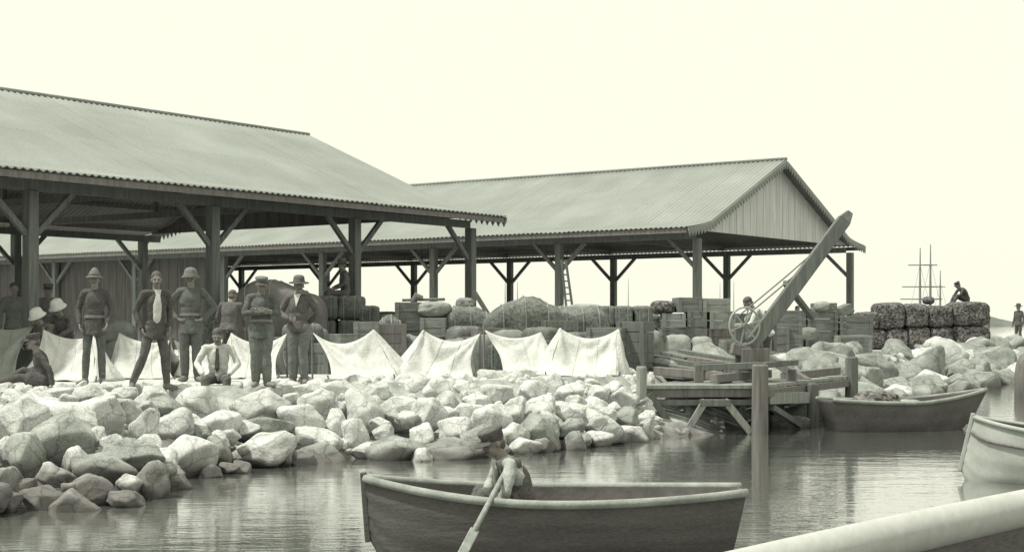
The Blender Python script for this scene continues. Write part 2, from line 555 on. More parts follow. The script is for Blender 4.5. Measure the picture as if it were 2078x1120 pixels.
def shed(name, label, C, al, ac, L, Wd, Rs, near_s, far_s, pw, roofm, wall_from=None, gap_at=None, gable_m='board', inset=.95, end_in=.5):
    """C: near eave corner at the gable end; al: unit vector along the ridge; ac: unit vector across"""
    C = V((C[0], C[1], EZ))
    root = thing(name, (C.x, C.y, GZ), label, 'shed', 'iron roofed sheds on the quay')
    pt = lambda s, x, z=0.0: C + al * s + ac * x + UP * z
    xs_half = [0, .08, .15, .22, .32, .45, .6, .75, .9, 1.0]
    pitch = .16
    n = int(L / pitch * 6)
    for side in (0, 1):
        xs = [k * Wd / 2 for k in xs_half]
        if side:
            xs = [Wd - x for x in xs]
        def fn(a, c, xs=xs):
            s = a * L
            j = c * (len(xs) - 1)
            x = xs[int(round(j))]
            z = prof_z(x, Wd, Rs)
            sheet = .012 * noise.noise(V((int(s / .8) * 7.3, int(round(j)) * 1.7, side * 9)))
            return pt(s, x, z + .020 * math.sin(2 * math.pi * s / pitch) + sheet)
        mb = MB()
        mb.grid(fn, n, len(xs) - 1)
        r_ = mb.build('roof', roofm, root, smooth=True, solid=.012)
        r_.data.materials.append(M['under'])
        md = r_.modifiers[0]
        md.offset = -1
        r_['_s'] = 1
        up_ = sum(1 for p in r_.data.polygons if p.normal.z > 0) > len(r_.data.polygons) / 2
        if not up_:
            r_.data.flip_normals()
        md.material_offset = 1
        del r_['_s']
    mb = MB()
    mb.tube([pt(-.02, Wd / 2, Rs + .02), pt(L, Wd / 2, Rs + .02)], .05, 8)
    mb.build('ridge_cap', roofm, root, smooth=True)
    for x in (0.06, Wd - 0.06):
        mb = MB()
        mb.beam(pt(.05, x, -.10), pt(L, x, -.10), .04, .12)
        mb.build('fascia', 'timber_dk', root)
    # gable board with vertical planks
    prof = [k * Wd / 2 for k in xs_half] + [Wd - k * Wd / 2 for k in xs_half[::-1][1:]]
    mb = MB()
    x = .75
    k = 0
    while x < Wd - .75:
        x1 = min(x + .22, Wd - .75)
        off = .006 * (k % 2)
        z0 = -.02
        za, zb = prof_z(x, Wd, Rs) - .05, prof_z(x1, Wd, Rs) - .05
        q = [pt(end_in - .12 - off, x, z0), pt(end_in - .12 - off, x1 - .008, z0), pt(end_in - .12 - off, x1 - .008, zb), pt(end_in - .12 - off, x, za)]
        mb.prism(q, al * .03)
        x = x1
        k += 1
    mb.build('gable', gable_m, root)
    # toothed bargeboard
    mb = MB()
    step = .17
    x = 0.0
    while x < Wd - .01:
        x1 = min(x + step, Wd)
        xm = (x + x1) / 2
        za, zb = prof_z(x, Wd, Rs), prof_z(x1, Wd, Rs)
        mb.prism([pt(0, x, za - .02), pt(0, x, za - .11), pt(0, xm, (za + zb) / 2 - .27), pt(0, x1, zb - .11), pt(0, x1, zb - .02)], al * -.03)
        x = x1
    mb.build('bargeboard', roofm, root)
    # purlins
    for k in (.16, .36, .56, .76, .95):
        for x in (k * Wd / 2, Wd - k * Wd / 2):
            mb = MB()
            z = prof_z(x, Wd, Rs) - .09
            mb.beam(pt(end_in - .06, x, z), pt(L - .1, x, z), .07, .09)
            mb.build('purlin', 'timber_dk', root)
    PT = -.30      # plate underside level
    for x in (inset, Wd - inset):
        mb = MB()
        mb.beam(pt(.3, x, PT + .12), pt(L, x, PT + .12), .14, .18)
        mb.build('beam', 'timber', root)
    # posts
    def post(s, x, both):
        mb = MB()
        top = pt(s, x, PT + .03)
        bot = V((top.x, top.y, GZ - .05))
        mb.beam(bot, top, pw, pw, up=al)
        po = mb.build('post', 'timber', root, bevel=.012)
        for sg in ((-1, 1) if both else (1,)):
            if s + sg * .9 < .2:
                continue
            mb = MB()
            mb.beam(pt(s + sg * pw * .45, x, PT - .75), pt(s + sg * .92, x, PT + .05), .09, .1)
            mb.build('brace', 'timber', po)
    for s in near_s:
        post(s, inset, s > 1.5)
    for s in far_s:
        post(s, Wd - inset, s > 1.5)
    for s in far_s[1:]:
        mb = MB()
        mb.beam(pt(s + .14, inset, PT + .30), pt(s + .14, Wd - inset, PT + .30), .1, .16)
        mb.build('tie_beam', 'timber_dk', root)
        for x in (.5 * Wd,):
            mb = MB()
            mb.beam(pt(s + .14, x, PT + .38), pt(s + .14, x, Rs - .1), .1, .1, up=al)
            mb.build('king_post', 'timber_dk', root)
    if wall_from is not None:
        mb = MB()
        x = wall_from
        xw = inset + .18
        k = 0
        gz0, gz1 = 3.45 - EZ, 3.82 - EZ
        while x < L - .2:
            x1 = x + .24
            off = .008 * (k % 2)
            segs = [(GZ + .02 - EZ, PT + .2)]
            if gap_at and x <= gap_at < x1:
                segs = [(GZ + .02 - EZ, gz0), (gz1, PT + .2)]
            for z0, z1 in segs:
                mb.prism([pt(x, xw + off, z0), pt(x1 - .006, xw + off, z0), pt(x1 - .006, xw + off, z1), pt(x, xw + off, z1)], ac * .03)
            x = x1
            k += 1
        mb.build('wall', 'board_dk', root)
    return root, pt

def solve_s(C, al, ac, x, px):
    """distance along the shed at which a row x metres in shows at column px"""
    b = V((C[0], C[1], 0)) + ac * x
    k = (px - 1039) / F
    return (k * b.y - b.x) / (al.x - k * al.y)

C1, W1, L1 = (-.139, 36.6), 13.3, 25.0
C2, W2, L2 = (4.78, 40.47), 12.3, 44.0
n1 = [solve_s(C1, -U, W_, .95, p) for p in (955, 720, 432, 62)]
n1.append(n1[-1] + (n1[-1] - n1[-2]))
f1 = [.9 + (n1[1] - n1[0]) * k for k in range(5)]
n2 = [solve_s(C2, W_, U, .95, p) for p in (1415, 1135, 880, 655)]
while n2[-1] + 4.7 < L2:
    n2.append(n2[-1] + 4.7)
f2 = [solve_s(C2, W_, U, W2 - .95, p) for p in (1725, 1475, 1245, 1035, 840, 663, 490)]
while f2[-1] + 4.8 < L2:
    f2.append(f2[-1] + 4.8)
S1, pt1 = shed('open_shed', 'open shed with corrugated iron roof at left, nearer the camera, above the standing men',
               C1, -U, W_, L1, W1, 2.48, n1, f1, .21, 'roof', gable_m='board_dk')
S2, pt2 = shed('open_shed', 'long open sided shed further back with a boarded gable end behind the crane',
               C2, W_, U, L2, W2, 2.37, n2, f2, .2, 'roof_b', wall_from=solve_s(C2, W_, U, .95, 446),
               gap_at=solve_s(C2, W_, U, .95, 278))

# ------------------------------------------------------------------ boulders
def rock_mesh(i, sub=4):
    rnd = random.Random(100 + i)
    bm = bmesh.new()
    bmesh.ops.create_icosphere(bm, subdivisions=sub, radius=1)
    planes = []
    for _ in range(15):
        d = V((rnd.gauss(0, 1), rnd.gauss(0, 1), rnd.gauss(0, 1))).normalized()
        planes.append((d, rnd.uniform(.52, .86)))
    sd = V((rnd.uniform(0, 99), rnd.uniform(0, 99), rnd.uniform(0, 99)))
    for v in bm.verts:
        n = v.co.normalized()
        r = 1.0
        for d, h in planes:
            k = n.dot(d)
            if k > .2:
                q = h / k
                if q < r + .04:                       # soft minimum: slightly worn arrises
                    hh = max(0, .04 - abs(q - r)) / .04
                    r = min(r, q) - hh * hh * .02
        p = n * r
        f = .10 * noise.noise(p * 1.3 + sd) + .05 * noise.noise(p * 3.1 + sd) + .022 * noise.noise(p * 7 + sd) + .012 * noise.noise(p * 16 + sd)
        v.co = p * (1 + f)
    me = bpy.data.meshes.new('boulder')
    bm.to_mesh(me)
    bm.free()
    for p in me.polygons:
        p.use_smooth = True
    return me

ROCKS = [rock_mesh(i) for i in range(16)]
ROCKS_G = []
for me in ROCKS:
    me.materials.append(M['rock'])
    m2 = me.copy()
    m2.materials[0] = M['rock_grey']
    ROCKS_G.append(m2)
rr = random.Random(5)

def boulder(loc, sx, sy, sz, label, group='boulders of the shore bank', greyish=False, rot=None):
    me = rr.choice(ROCKS_G if greyish else ROCKS)
    o = bpy.data.objects.new('boulder', me)
    COL.objects.link(o)
    o.location = loc
    q = rot if rot is not None else rr.uniform(-.35, .35)
    o.rotation_euler = (rr.uniform(-.25, .25), q, rr.uniform(-.5, .5) + rr.choice((0, math.pi)))
    o.scale = (sx, sy, sz)
    return tag(o, label, 'boulder', group)

YTOP = [(-60, 794), (0, 790), (300, 786), (740, 776), (1000, 765), (1280, 761), (1330, 759)]
YBOT = [(-60, 1070), (0, 1050), (90, 1038), (260, 1030), (330, 1006), (380, 978), (470, 962), (560, 948), (720, 932), (880, 935), (1000, 928), (1190, 912),
        (1330, 888)]

def slope_pt(px, py):
    a, c = interp(YTOP, px), interp(YBOT, px)
    fr = (py - a) / (c - a)
    z = GZ * (1 - fr)
    d = (CAMZ - z) * F / (py - YH)
    return P(px, py, d), fr

L_TOP = 'pale sunlit boulder in the upper course of the bank just below the row of tents'
L_MID = 'pale boulder in the middle courses of the rock bank between tents and water'
L_LOW = 'boulder of the lowest course with its foot in the water beside the bank'
L_WET = 'dark wet boulder in the shallow water at the lower left corner'
hand = [  # px, py, w, h, grey, own label
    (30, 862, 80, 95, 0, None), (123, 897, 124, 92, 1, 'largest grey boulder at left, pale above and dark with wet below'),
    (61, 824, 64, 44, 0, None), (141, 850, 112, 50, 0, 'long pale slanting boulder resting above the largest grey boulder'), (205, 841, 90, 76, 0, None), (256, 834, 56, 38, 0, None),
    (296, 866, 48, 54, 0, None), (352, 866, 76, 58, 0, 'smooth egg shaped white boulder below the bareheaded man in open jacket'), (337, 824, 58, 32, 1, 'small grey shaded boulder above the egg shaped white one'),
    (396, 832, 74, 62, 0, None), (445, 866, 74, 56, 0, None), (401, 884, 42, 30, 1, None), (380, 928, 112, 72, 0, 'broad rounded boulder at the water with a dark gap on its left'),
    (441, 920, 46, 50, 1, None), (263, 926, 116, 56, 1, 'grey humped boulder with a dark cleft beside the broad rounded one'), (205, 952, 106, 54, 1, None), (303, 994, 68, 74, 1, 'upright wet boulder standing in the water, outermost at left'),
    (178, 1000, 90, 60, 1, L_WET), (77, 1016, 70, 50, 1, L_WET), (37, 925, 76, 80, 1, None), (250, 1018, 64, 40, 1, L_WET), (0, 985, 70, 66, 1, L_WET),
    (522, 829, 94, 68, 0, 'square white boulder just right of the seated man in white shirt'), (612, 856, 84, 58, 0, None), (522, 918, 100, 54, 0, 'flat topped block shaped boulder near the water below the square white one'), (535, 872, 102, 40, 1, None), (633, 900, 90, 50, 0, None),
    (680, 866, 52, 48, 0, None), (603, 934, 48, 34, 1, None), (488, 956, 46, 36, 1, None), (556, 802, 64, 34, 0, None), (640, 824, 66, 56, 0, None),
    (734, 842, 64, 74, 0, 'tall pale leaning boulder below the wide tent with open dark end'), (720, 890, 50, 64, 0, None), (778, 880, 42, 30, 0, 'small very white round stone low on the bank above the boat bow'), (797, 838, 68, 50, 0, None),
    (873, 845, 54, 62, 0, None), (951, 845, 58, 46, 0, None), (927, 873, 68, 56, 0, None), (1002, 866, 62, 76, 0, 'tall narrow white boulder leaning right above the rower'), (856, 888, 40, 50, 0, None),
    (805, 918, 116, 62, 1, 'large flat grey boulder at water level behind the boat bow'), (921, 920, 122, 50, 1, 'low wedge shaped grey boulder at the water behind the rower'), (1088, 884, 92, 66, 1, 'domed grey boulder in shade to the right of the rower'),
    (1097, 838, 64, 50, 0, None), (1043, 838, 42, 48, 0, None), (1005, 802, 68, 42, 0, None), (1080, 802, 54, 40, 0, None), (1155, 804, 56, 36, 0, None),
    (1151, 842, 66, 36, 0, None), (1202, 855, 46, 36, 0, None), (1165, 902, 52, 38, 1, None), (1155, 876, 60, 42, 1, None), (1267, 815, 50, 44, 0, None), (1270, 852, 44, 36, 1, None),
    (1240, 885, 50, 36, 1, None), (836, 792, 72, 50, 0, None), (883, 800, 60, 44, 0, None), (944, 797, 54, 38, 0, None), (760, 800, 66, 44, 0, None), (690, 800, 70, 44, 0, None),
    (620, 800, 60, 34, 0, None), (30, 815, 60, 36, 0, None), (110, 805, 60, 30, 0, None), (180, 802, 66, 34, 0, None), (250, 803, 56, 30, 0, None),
    (310, 803, 50, 26, 0, None), (1215, 800, 48, 34, 0, None), (1270, 782, 40, 28, 0, None), (1210, 826, 44, 34, 0, None), (1100, 865, 0, 0, 0, None)]
placed = []
def put(px, py, wpx, hpx, gr, lab):
    p, fr = slope_pt(px, py)
    k = p.y / F
    sx, sz = wpx * k / 2 * 1.52, hpx * k / 2 * 1.58
    sy = (sx + sz) / 2 * rr.uniform(.85, 1.1)
    if lab is None:
        lab = L_TOP if fr < .30 else (L_MID if fr < .74 else L_LOW)
    boulder(p + V((0, sy * .35, 0)), sx, sy, sz, lab, greyish=bool(gr))
    placed.append((px, py, (wpx + hpx) / 4))
for hnd in hand:
    if hnd[2]:
        put(*hnd)
for tries in range(6000):
    if len(placed) >= 226:
        break
    px = rr.uniform(-60, 1310)
    a, c = interp(YTOP, px), interp(YBOT, px)
    py = rr.uniform(a - 1, c + 2) if tries > 900 else rr.uniform(a - 2, a + 26)
    fr = (py - a) / (c - a)
    big = (lerp(30, 44, fr) if px > 350 else lerp(30, 62, fr)) * rr.choice((.95, 1.15, 1.45))
    wpx = big * rr.uniform(.7, 1.25)
    hpx = wpx * rr.uniform(.6, .9)
    rad = (wpx + hpx) / 4
    if 395 < px < 505 and 765 < py < 848:
        continue
    if all((px - x) ** 2 + (py - y) ** 2 > ((rad + r_) * .55) ** 2 for x, y, r_ in placed):
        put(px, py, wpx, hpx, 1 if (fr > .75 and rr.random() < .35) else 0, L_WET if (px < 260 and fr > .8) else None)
N_LEFT = len(placed)

# right-hand bank beyond the jetty
def near_edge(x, y):
    best = None
    for (a, c) in zip(EDGE, EDGE[1:]):
        p, q = V(a), V(c)
        k = max(0, min(1, (V((x, y)) - p).dot(q - p) / (q - p).length_squared))
        dd = (p.lerp(q, k) - V((x, y))).length
        if best is None or dd < best:
            best = dd
    return best
rp = []
L_RT = 'stone tumbled on the far bank to the right, below the dark bales'
for tries in range(1600):
    s = rr.uniform(.535, .90)
    p = edge_pt(s)
    q = edge_pt(s + .004) - edge_pt(s - .004)
    nrm = V((q.y, -q.x, 0)).normalized()
    c = rr.uniform(-.12, 1.0)
    p2 = p + nrm * c * 2.4
    p2.z = GZ - max(0, c) * 1.0
    sz = rr.uniform(.40, .72) * (1.0 + .012 * (p2.y - 28))
    if p2.x > 24:
        continue
    if len(rp) < 72 and all((p2 - x).length > (sz + r_) * .62 for x, r_ in rp):
        rp.append((p2, sz))
        boulder(p2, sz * rr.uniform(1.0, 1.3), sz, sz * rr.uniform(.75, 1.0), L_RT, 'stones of the far bank', greyish=rr.random() < .8)

# small rubble filling the gaps, uncountable
mb = MB()
base = [bmesh.new()]
bmesh.ops.create_icosphere(base[0], subdivisions=2, radius=1)
iv = [v.co.copy() for v in base[0].verts]
fc = [[v.index for v in f.verts] for f in base[0].faces]
base[0].free()
for k in range(1300):
    a_, c_ = rr.uniform(.06, .93), rr.uniform(-.10, .62)
    p = bank_fn(a_, max(0, c_))
    if c_ < 0:
        q = edge_pt(min(1, a_ + .004)) - edge_pt(max(0, a_ - .004))
        p = p - V((q.y, -q.x, 0)).normalized() * (-c_ * 4)
        p.z = GZ
    r_ = rr.uniform(.03, .12) if c_ > 0 else rr.uniform(.02, .07)
    sc = V((r_ * rr.uniform(.8, 1.4), r_ * rr.uniform(.8, 1.3), r_ * rr.uniform(.5, .9)))
    rq = Quaternion((rr.gauss(0, 1), rr.gauss(0, 1), rr.gauss(0, 1), rr.gauss(0, 1))).normalized().to_matrix()
    sd = V((k * .37, k * .11, 0))
    mb.add([rq @ V((v.x * sc.x, v.y * sc.y, v.z * sc.z)) * (1 + .35 * noise.noise(v * 1.3 + sd)) + p for v in iv], fc)
o = mb.build('rubble', 'rock', smooth=False)
tag(o, 'small pale stones and rubble filling the gaps between the boulders of the bank', 'rubble', kind='stuff')

# ------------------------------------------------------------------ tents
def tent(aL, aR, bL, bR, dep, label, left='open', right='closed', sag=.13, m='canvas', depth=1.5, flapL=None, flapR=None, seed=0):
    """apexes and front feet as pixels; dep = distance of the front foot line"""
    FL, FR = G(bL[0], bL[1], GZ + .01), G(bR[0], bR[1], GZ + .01)
    da = (FL.y + FR.y) / 2 + depth / 2
    AL, AR = P(aL[0], aL[1], da), P(aR[0], aR[1], da)
    BL, BR = FL + V((0, depth, 0)), FR + V((0, depth, 0))
    root = thing('tent', ((FL.x + FR.x) / 2, da, GZ), label, 'tent', 'row of low white tents')
    sd = V((seed * 3.7, seed * 1.3, 0))
    def sheet(p0, p1, q0, q1):
        nrm = (p1 - p0).cross(q0 - p0).normalized()
        if nrm.y > 0:
            nrm = -nrm
        def fn(u, v):
            p = lerp(lerp(p0, p1, u), lerp(q0, q1, u), v)
            e = 4 * u * (1 - u)
            p = p - UP * (sag * e * (1 - v) ** 1.3)
            p = p + nrm * (-.10 * math.sin(math.pi * v) * (.4 + .6 * e))
            # pull lines running from the two peaks to the pegs
            for (cu, s_) in ((0.0, 1), (1.0, -1)):
                ang = math.atan2(abs(u - cu) + 1e-4, v + .05)
                fall = math.exp(-((u - cu) ** 2 + v * v) * 1.2)
                p = p + nrm * min(1, v * 6) * .030 * fall * math.sin(ang * 11 + seed * 2)
            p = p + nrm * min(1, v * 5 + .12) * (.03 * noise.noise(V((u * 3, v * 2, 0)) + sd) + .016 * noise.noise(V((u * 9, v * 4, 2)) + sd))
            if v > .97:
                p = V((p.x, p.y, max(p.z, GZ)))
                p = p + UP * (.03 * max(0, noise.noise(V((u * 7, 5, 0)) + sd)))
            # hollow side edges between peak and peg
            k = math.sin(math.pi * v) * .10
            p = p + (p1 - p0).normalized() * k * ((1 - u) ** 2 * (left == 'open') - u ** 2 * (right == 'open'))
            return p
        return fn
    mb = MB()
    mb.grid(sheet(AL, AR, FL, FR), 36, 22)
    mb.build('front_sheet', m, root, smooth=True, solid=.008)
    fs = sheet(AL, AR, FL, FR)
    for su in (.34, .67):
        mb = MB()
        mb.tube([fs(su, k / 24) + V((0, -.006, .004)) for k in range(25)], .006, 4)
        mb.build('seam', m, root, smooth=True)
    mb = MB()
    mb.grid(sheet(AL, AR, BL, BR), 30, 16)
    mb.build('back_sheet', m, root, smooth=True, solid=.008)
    for (A, Fp, B, mode, outw) in ((AL, FL, BL, left, -1), (AR, FR, BR, right, 1)):
        if mode == 'closed':
            ext = V((outw * .30, -.15, 0))
            mid = (Fp + B) / 2 + ext
            def fl(u, v, A=A, Fp=Fp, B=B, mid=mid, sheets=(sheet(AL, AR, FL, FR), sheet(AL, AR, BL, BR)), cu_=0.0 if outw < 0 else 1.0):
                q = (lerp(Fp, mid, u * 2) if u < .5 else lerp(mid, B, u * 2 - 1))
                p = lerp(A, q, v)
                fr_, bk_ = sheets
                p = p + (fr_(cu_, v) - lerp(A, Fp, v)) * max(0, 1 - u * 4) ** 2 + (bk_(cu_, v) - lerp(A, B, v)) * max(0, u * 4 - 3) ** 2
                fold = .05 * v * math.sin(u * 19 + seed) * min(1, u * 6, (1 - u) * 6) + .03 * noise.noise(V((u * 6, v * 3, seed)))
                return p + V((outw * fold, -abs(fold) * .4, 0))
            mb = MB()
            mb.grid(fl, 26, 14)
            mb.build('end_flap', m, root, smooth=True, solid=.008)
        else:
            mb = MB()
            mb.tube([V((A.x, A.y, GZ)), A + UP * .04], .018, 6)
            mb.build('pole', 'timber_dk', root)
    for (q, outw) in ((FL, -1), (FR, 1)):
        mb = MB()
        mb.tube([q + V((outw * .02, -.03, -.05)), q + V((outw * .05, -.07, .09))], .014, 5)
        mb.build('peg', 'timber_dk', root)
    return root

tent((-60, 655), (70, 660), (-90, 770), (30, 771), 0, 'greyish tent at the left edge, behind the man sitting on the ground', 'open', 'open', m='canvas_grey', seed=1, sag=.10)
tent((88, 668), (188, 682), (26, 772), (192, 774), 0, 'white tent behind the man sitting on the ground in a dark coat', 'open', 'closed', seed=2, sag=.10)
tent((243, 676), (345, 690), (228, 769), (352, 768), 0, 'white tent behind the bareheaded man in an open jacket', 'closed', 'open', seed=3, sag=.10)
tent((352, 690), (452, 688), (352, 764), (468, 765), 0, 'white tent seen behind the seated man in white shirt', 'open', 'open', seed=4, sag=.12)
tent((470, 676), (583, 676), (464, 768), (562, 768), 0, 'white tent behind the man with folded arms, its open dark end to the right', 'closed', 'open', seed=5, sag=.18)
tent((634, 674), (757, 669), (672, 772), (812, 770), 0, 'wide white tent just right of the man in the broad brimmed hat', 'open', 'closed', seed=6, sag=.22)
tent((860, 670), (975, 676), (806, 770), (962, 768), 0, 'white tent with a thin dark stick leaning on its left side', 'closed', 'open', seed=7, sag=.17)
tent((982, 668), (1097, 674), (1022, 762), (1112, 762), 0, 'white tent beside a dark triangular opening, third from the row end', 'open', 'closed', seed=8, sag=.14)
tent((1137, 666), (1254, 668), (1112, 764), (1252, 764), 0, 'white tent at the right end of the row, next to the planks', 'closed', 'closed', seed=9, sag=.18)
p = G(826, 768, GZ)
mb = MB()
mb.tube([p + V((-.02, -.05, 0)), p + V((.08, .25, .48))], .014, 6)
tag(mb.build('stick', 'timber_dk'), 'thin dark stick leaning against the side of a white tent', 'stick')

# ------------------------------------------------------------------ people
def ico(mb_bm, c, rad, mat=None, sub=2):
    m = Matrix.Translation(V(c)) @ (mat.to_4x4() if mat else Matrix.Identity(4)) @ Matrix.Diagonal((*rad, 1))
    bmesh.ops.create_icosphere(mb_bm, subdivisions=sub, radius=1, matrix=m)

def cone(bm, p, q, r1, r2, n=12):
    p, q = V(p), V(q)
    d = q - p
    if d.length < 1e-5:
        return
    rot = d.to_track_quat('Z', 'Y').to_matrix().to_4x4()
    bmesh.ops.create_cone(bm, cap_ends=True, segments=n, radius1=r1, radius2=r2, depth=d.length,
                          matrix=Matrix.Translation((p + q) / 2) @ rot)
    ico(bm, p, (r1,) * 3, sub=2)
    ico(bm, q, (r2,) * 3, sub=2)

def chain(bm, pts):
    for (p, r1), (q, r2) in zip(pts, pts[1:]):
        cone(bm, p, q, r1, r2)

def blob(name, bm, m, parent, voxel=.012, smooth=4, wrinkle=0.0, wscale=9.0):
    """union of the solids in bm as one continuous skin"""
    me = bpy.data.meshes.new(name)
    bm.to_mesh(me)
    bm.free()
    tmp = bpy.data.objects.new('tmp', me)
    COL.objects.link(tmp)
    r_ = tmp.modifiers.new('r', 'REMESH')
    r_.mode = 'VOXEL'
    r_.voxel_size = voxel
    s_ = tmp.modifiers.new('s', 'SMOOTH')
    s_.factor = .5
    s_.iterations = smooth
    dg = bpy.context.evaluated_depsgraph_get()
    new = bpy.data.meshes.new_from_object(tmp.evaluated_get(dg))
    bpy.data.objects.remove(tmp)
    bpy.data.meshes.remove(me)
    new.name = name
    if wrinkle:
        nr = [v.normal.copy() for v in new.vertices]
        sd = V((random.uniform(0, 50), random.uniform(0, 50), 0))
        for v, nn in zip(new.vertices, nr):
            c = v.co
            f = noise.noise(V((c.x * wscale, c.y * wscale, c.z * wscale * .9)) + sd)
            f2 = 1 - abs(noise.noise(V((c.x * wscale * .8, c.y * wscale * .8, c.z * wscale * 1.1)) + sd)) * 2
            f3_ = noise.noise(V((c.x * wscale * 2.5 + c.z * 5, c.y * wscale * 2.5, c.z * wscale * 1.5)) + sd)
            v.co = c + nn * wrinkle * (f * .6 + (f2 - .4) * .5 + f3_ * .35)
    new.materials.clear()
    new.materials.append(M[m])
    for p_ in new.polygons:
        p_.use_smooth = True
    o = bpy.data.objects.new(name, new)
    COL.objects.link(o)
    if parent:
        o.parent = parent
    return o

def hand_prims(bm, wr, d, nrm, side, curl=.5):
    d = V(d).normalized()
    nrm = V(nrm)
    nrm = (nrm - d * nrm.dot(d)).normalized()
    ac = d.cross(nrm).normalized() * side
    rot = Matrix((ac, nrm, d)).transposed()
    ico(bm, wr + d * .045, (.041, .017, .052), rot)
    for k, (off, ln) in enumerate(((-.030, .062), (-.010, .076), (.010, .080), (.029, .072))):
        a = wr + d * .085 + ac * off
        d1 = (d * math.cos(curl * .6) + nrm * math.sin(curl * .6)).normalized()
        d2 = (d * math.cos(curl * 1.7) + nrm * math.sin(curl * 1.7)).normalized()
        b_ = a + d1 * ln * .5
        c = b_ + d2 * ln * .5
        chain(bm, [(a, .0095), (b_, .0088), (c, .0072)])
    a = wr + d * .028 + ac * .034
    b_ = a + (d * .7 + ac * .65 + nrm * .25).normalized() * .036
    c = b_ + (d * .85 + ac * .2 + nrm * .45).normalized() * .030
    chain(bm, [(a, .0125), (b_, .0105), (c, .0085)])

STAND = dict(pel=(0, 0, .93), chest=(0, .0, 1.24), neck=(0, .01, 1.45),
             shL=(-.172, .01, 1.40), shR=(.172, .01, 1.40), elL=(-.235, .03, 1.12), elR=(.235, .03, 1.12),
             wrL=(-.26, -.05, .87), wrR=(.26, -.05, .87), hipL=(-.09, 0, .90), hipR=(.09, 0, .90),
             knL=(-.10, -.03, .50), knR=(.10, -.03, .50), anL=(-.11, .02, .09), anR=(.11, .02, .09),
             head=(0, 0, 0), footL=(-.04, -1, 0), footR=(.04, -1, 0), curl=.6)

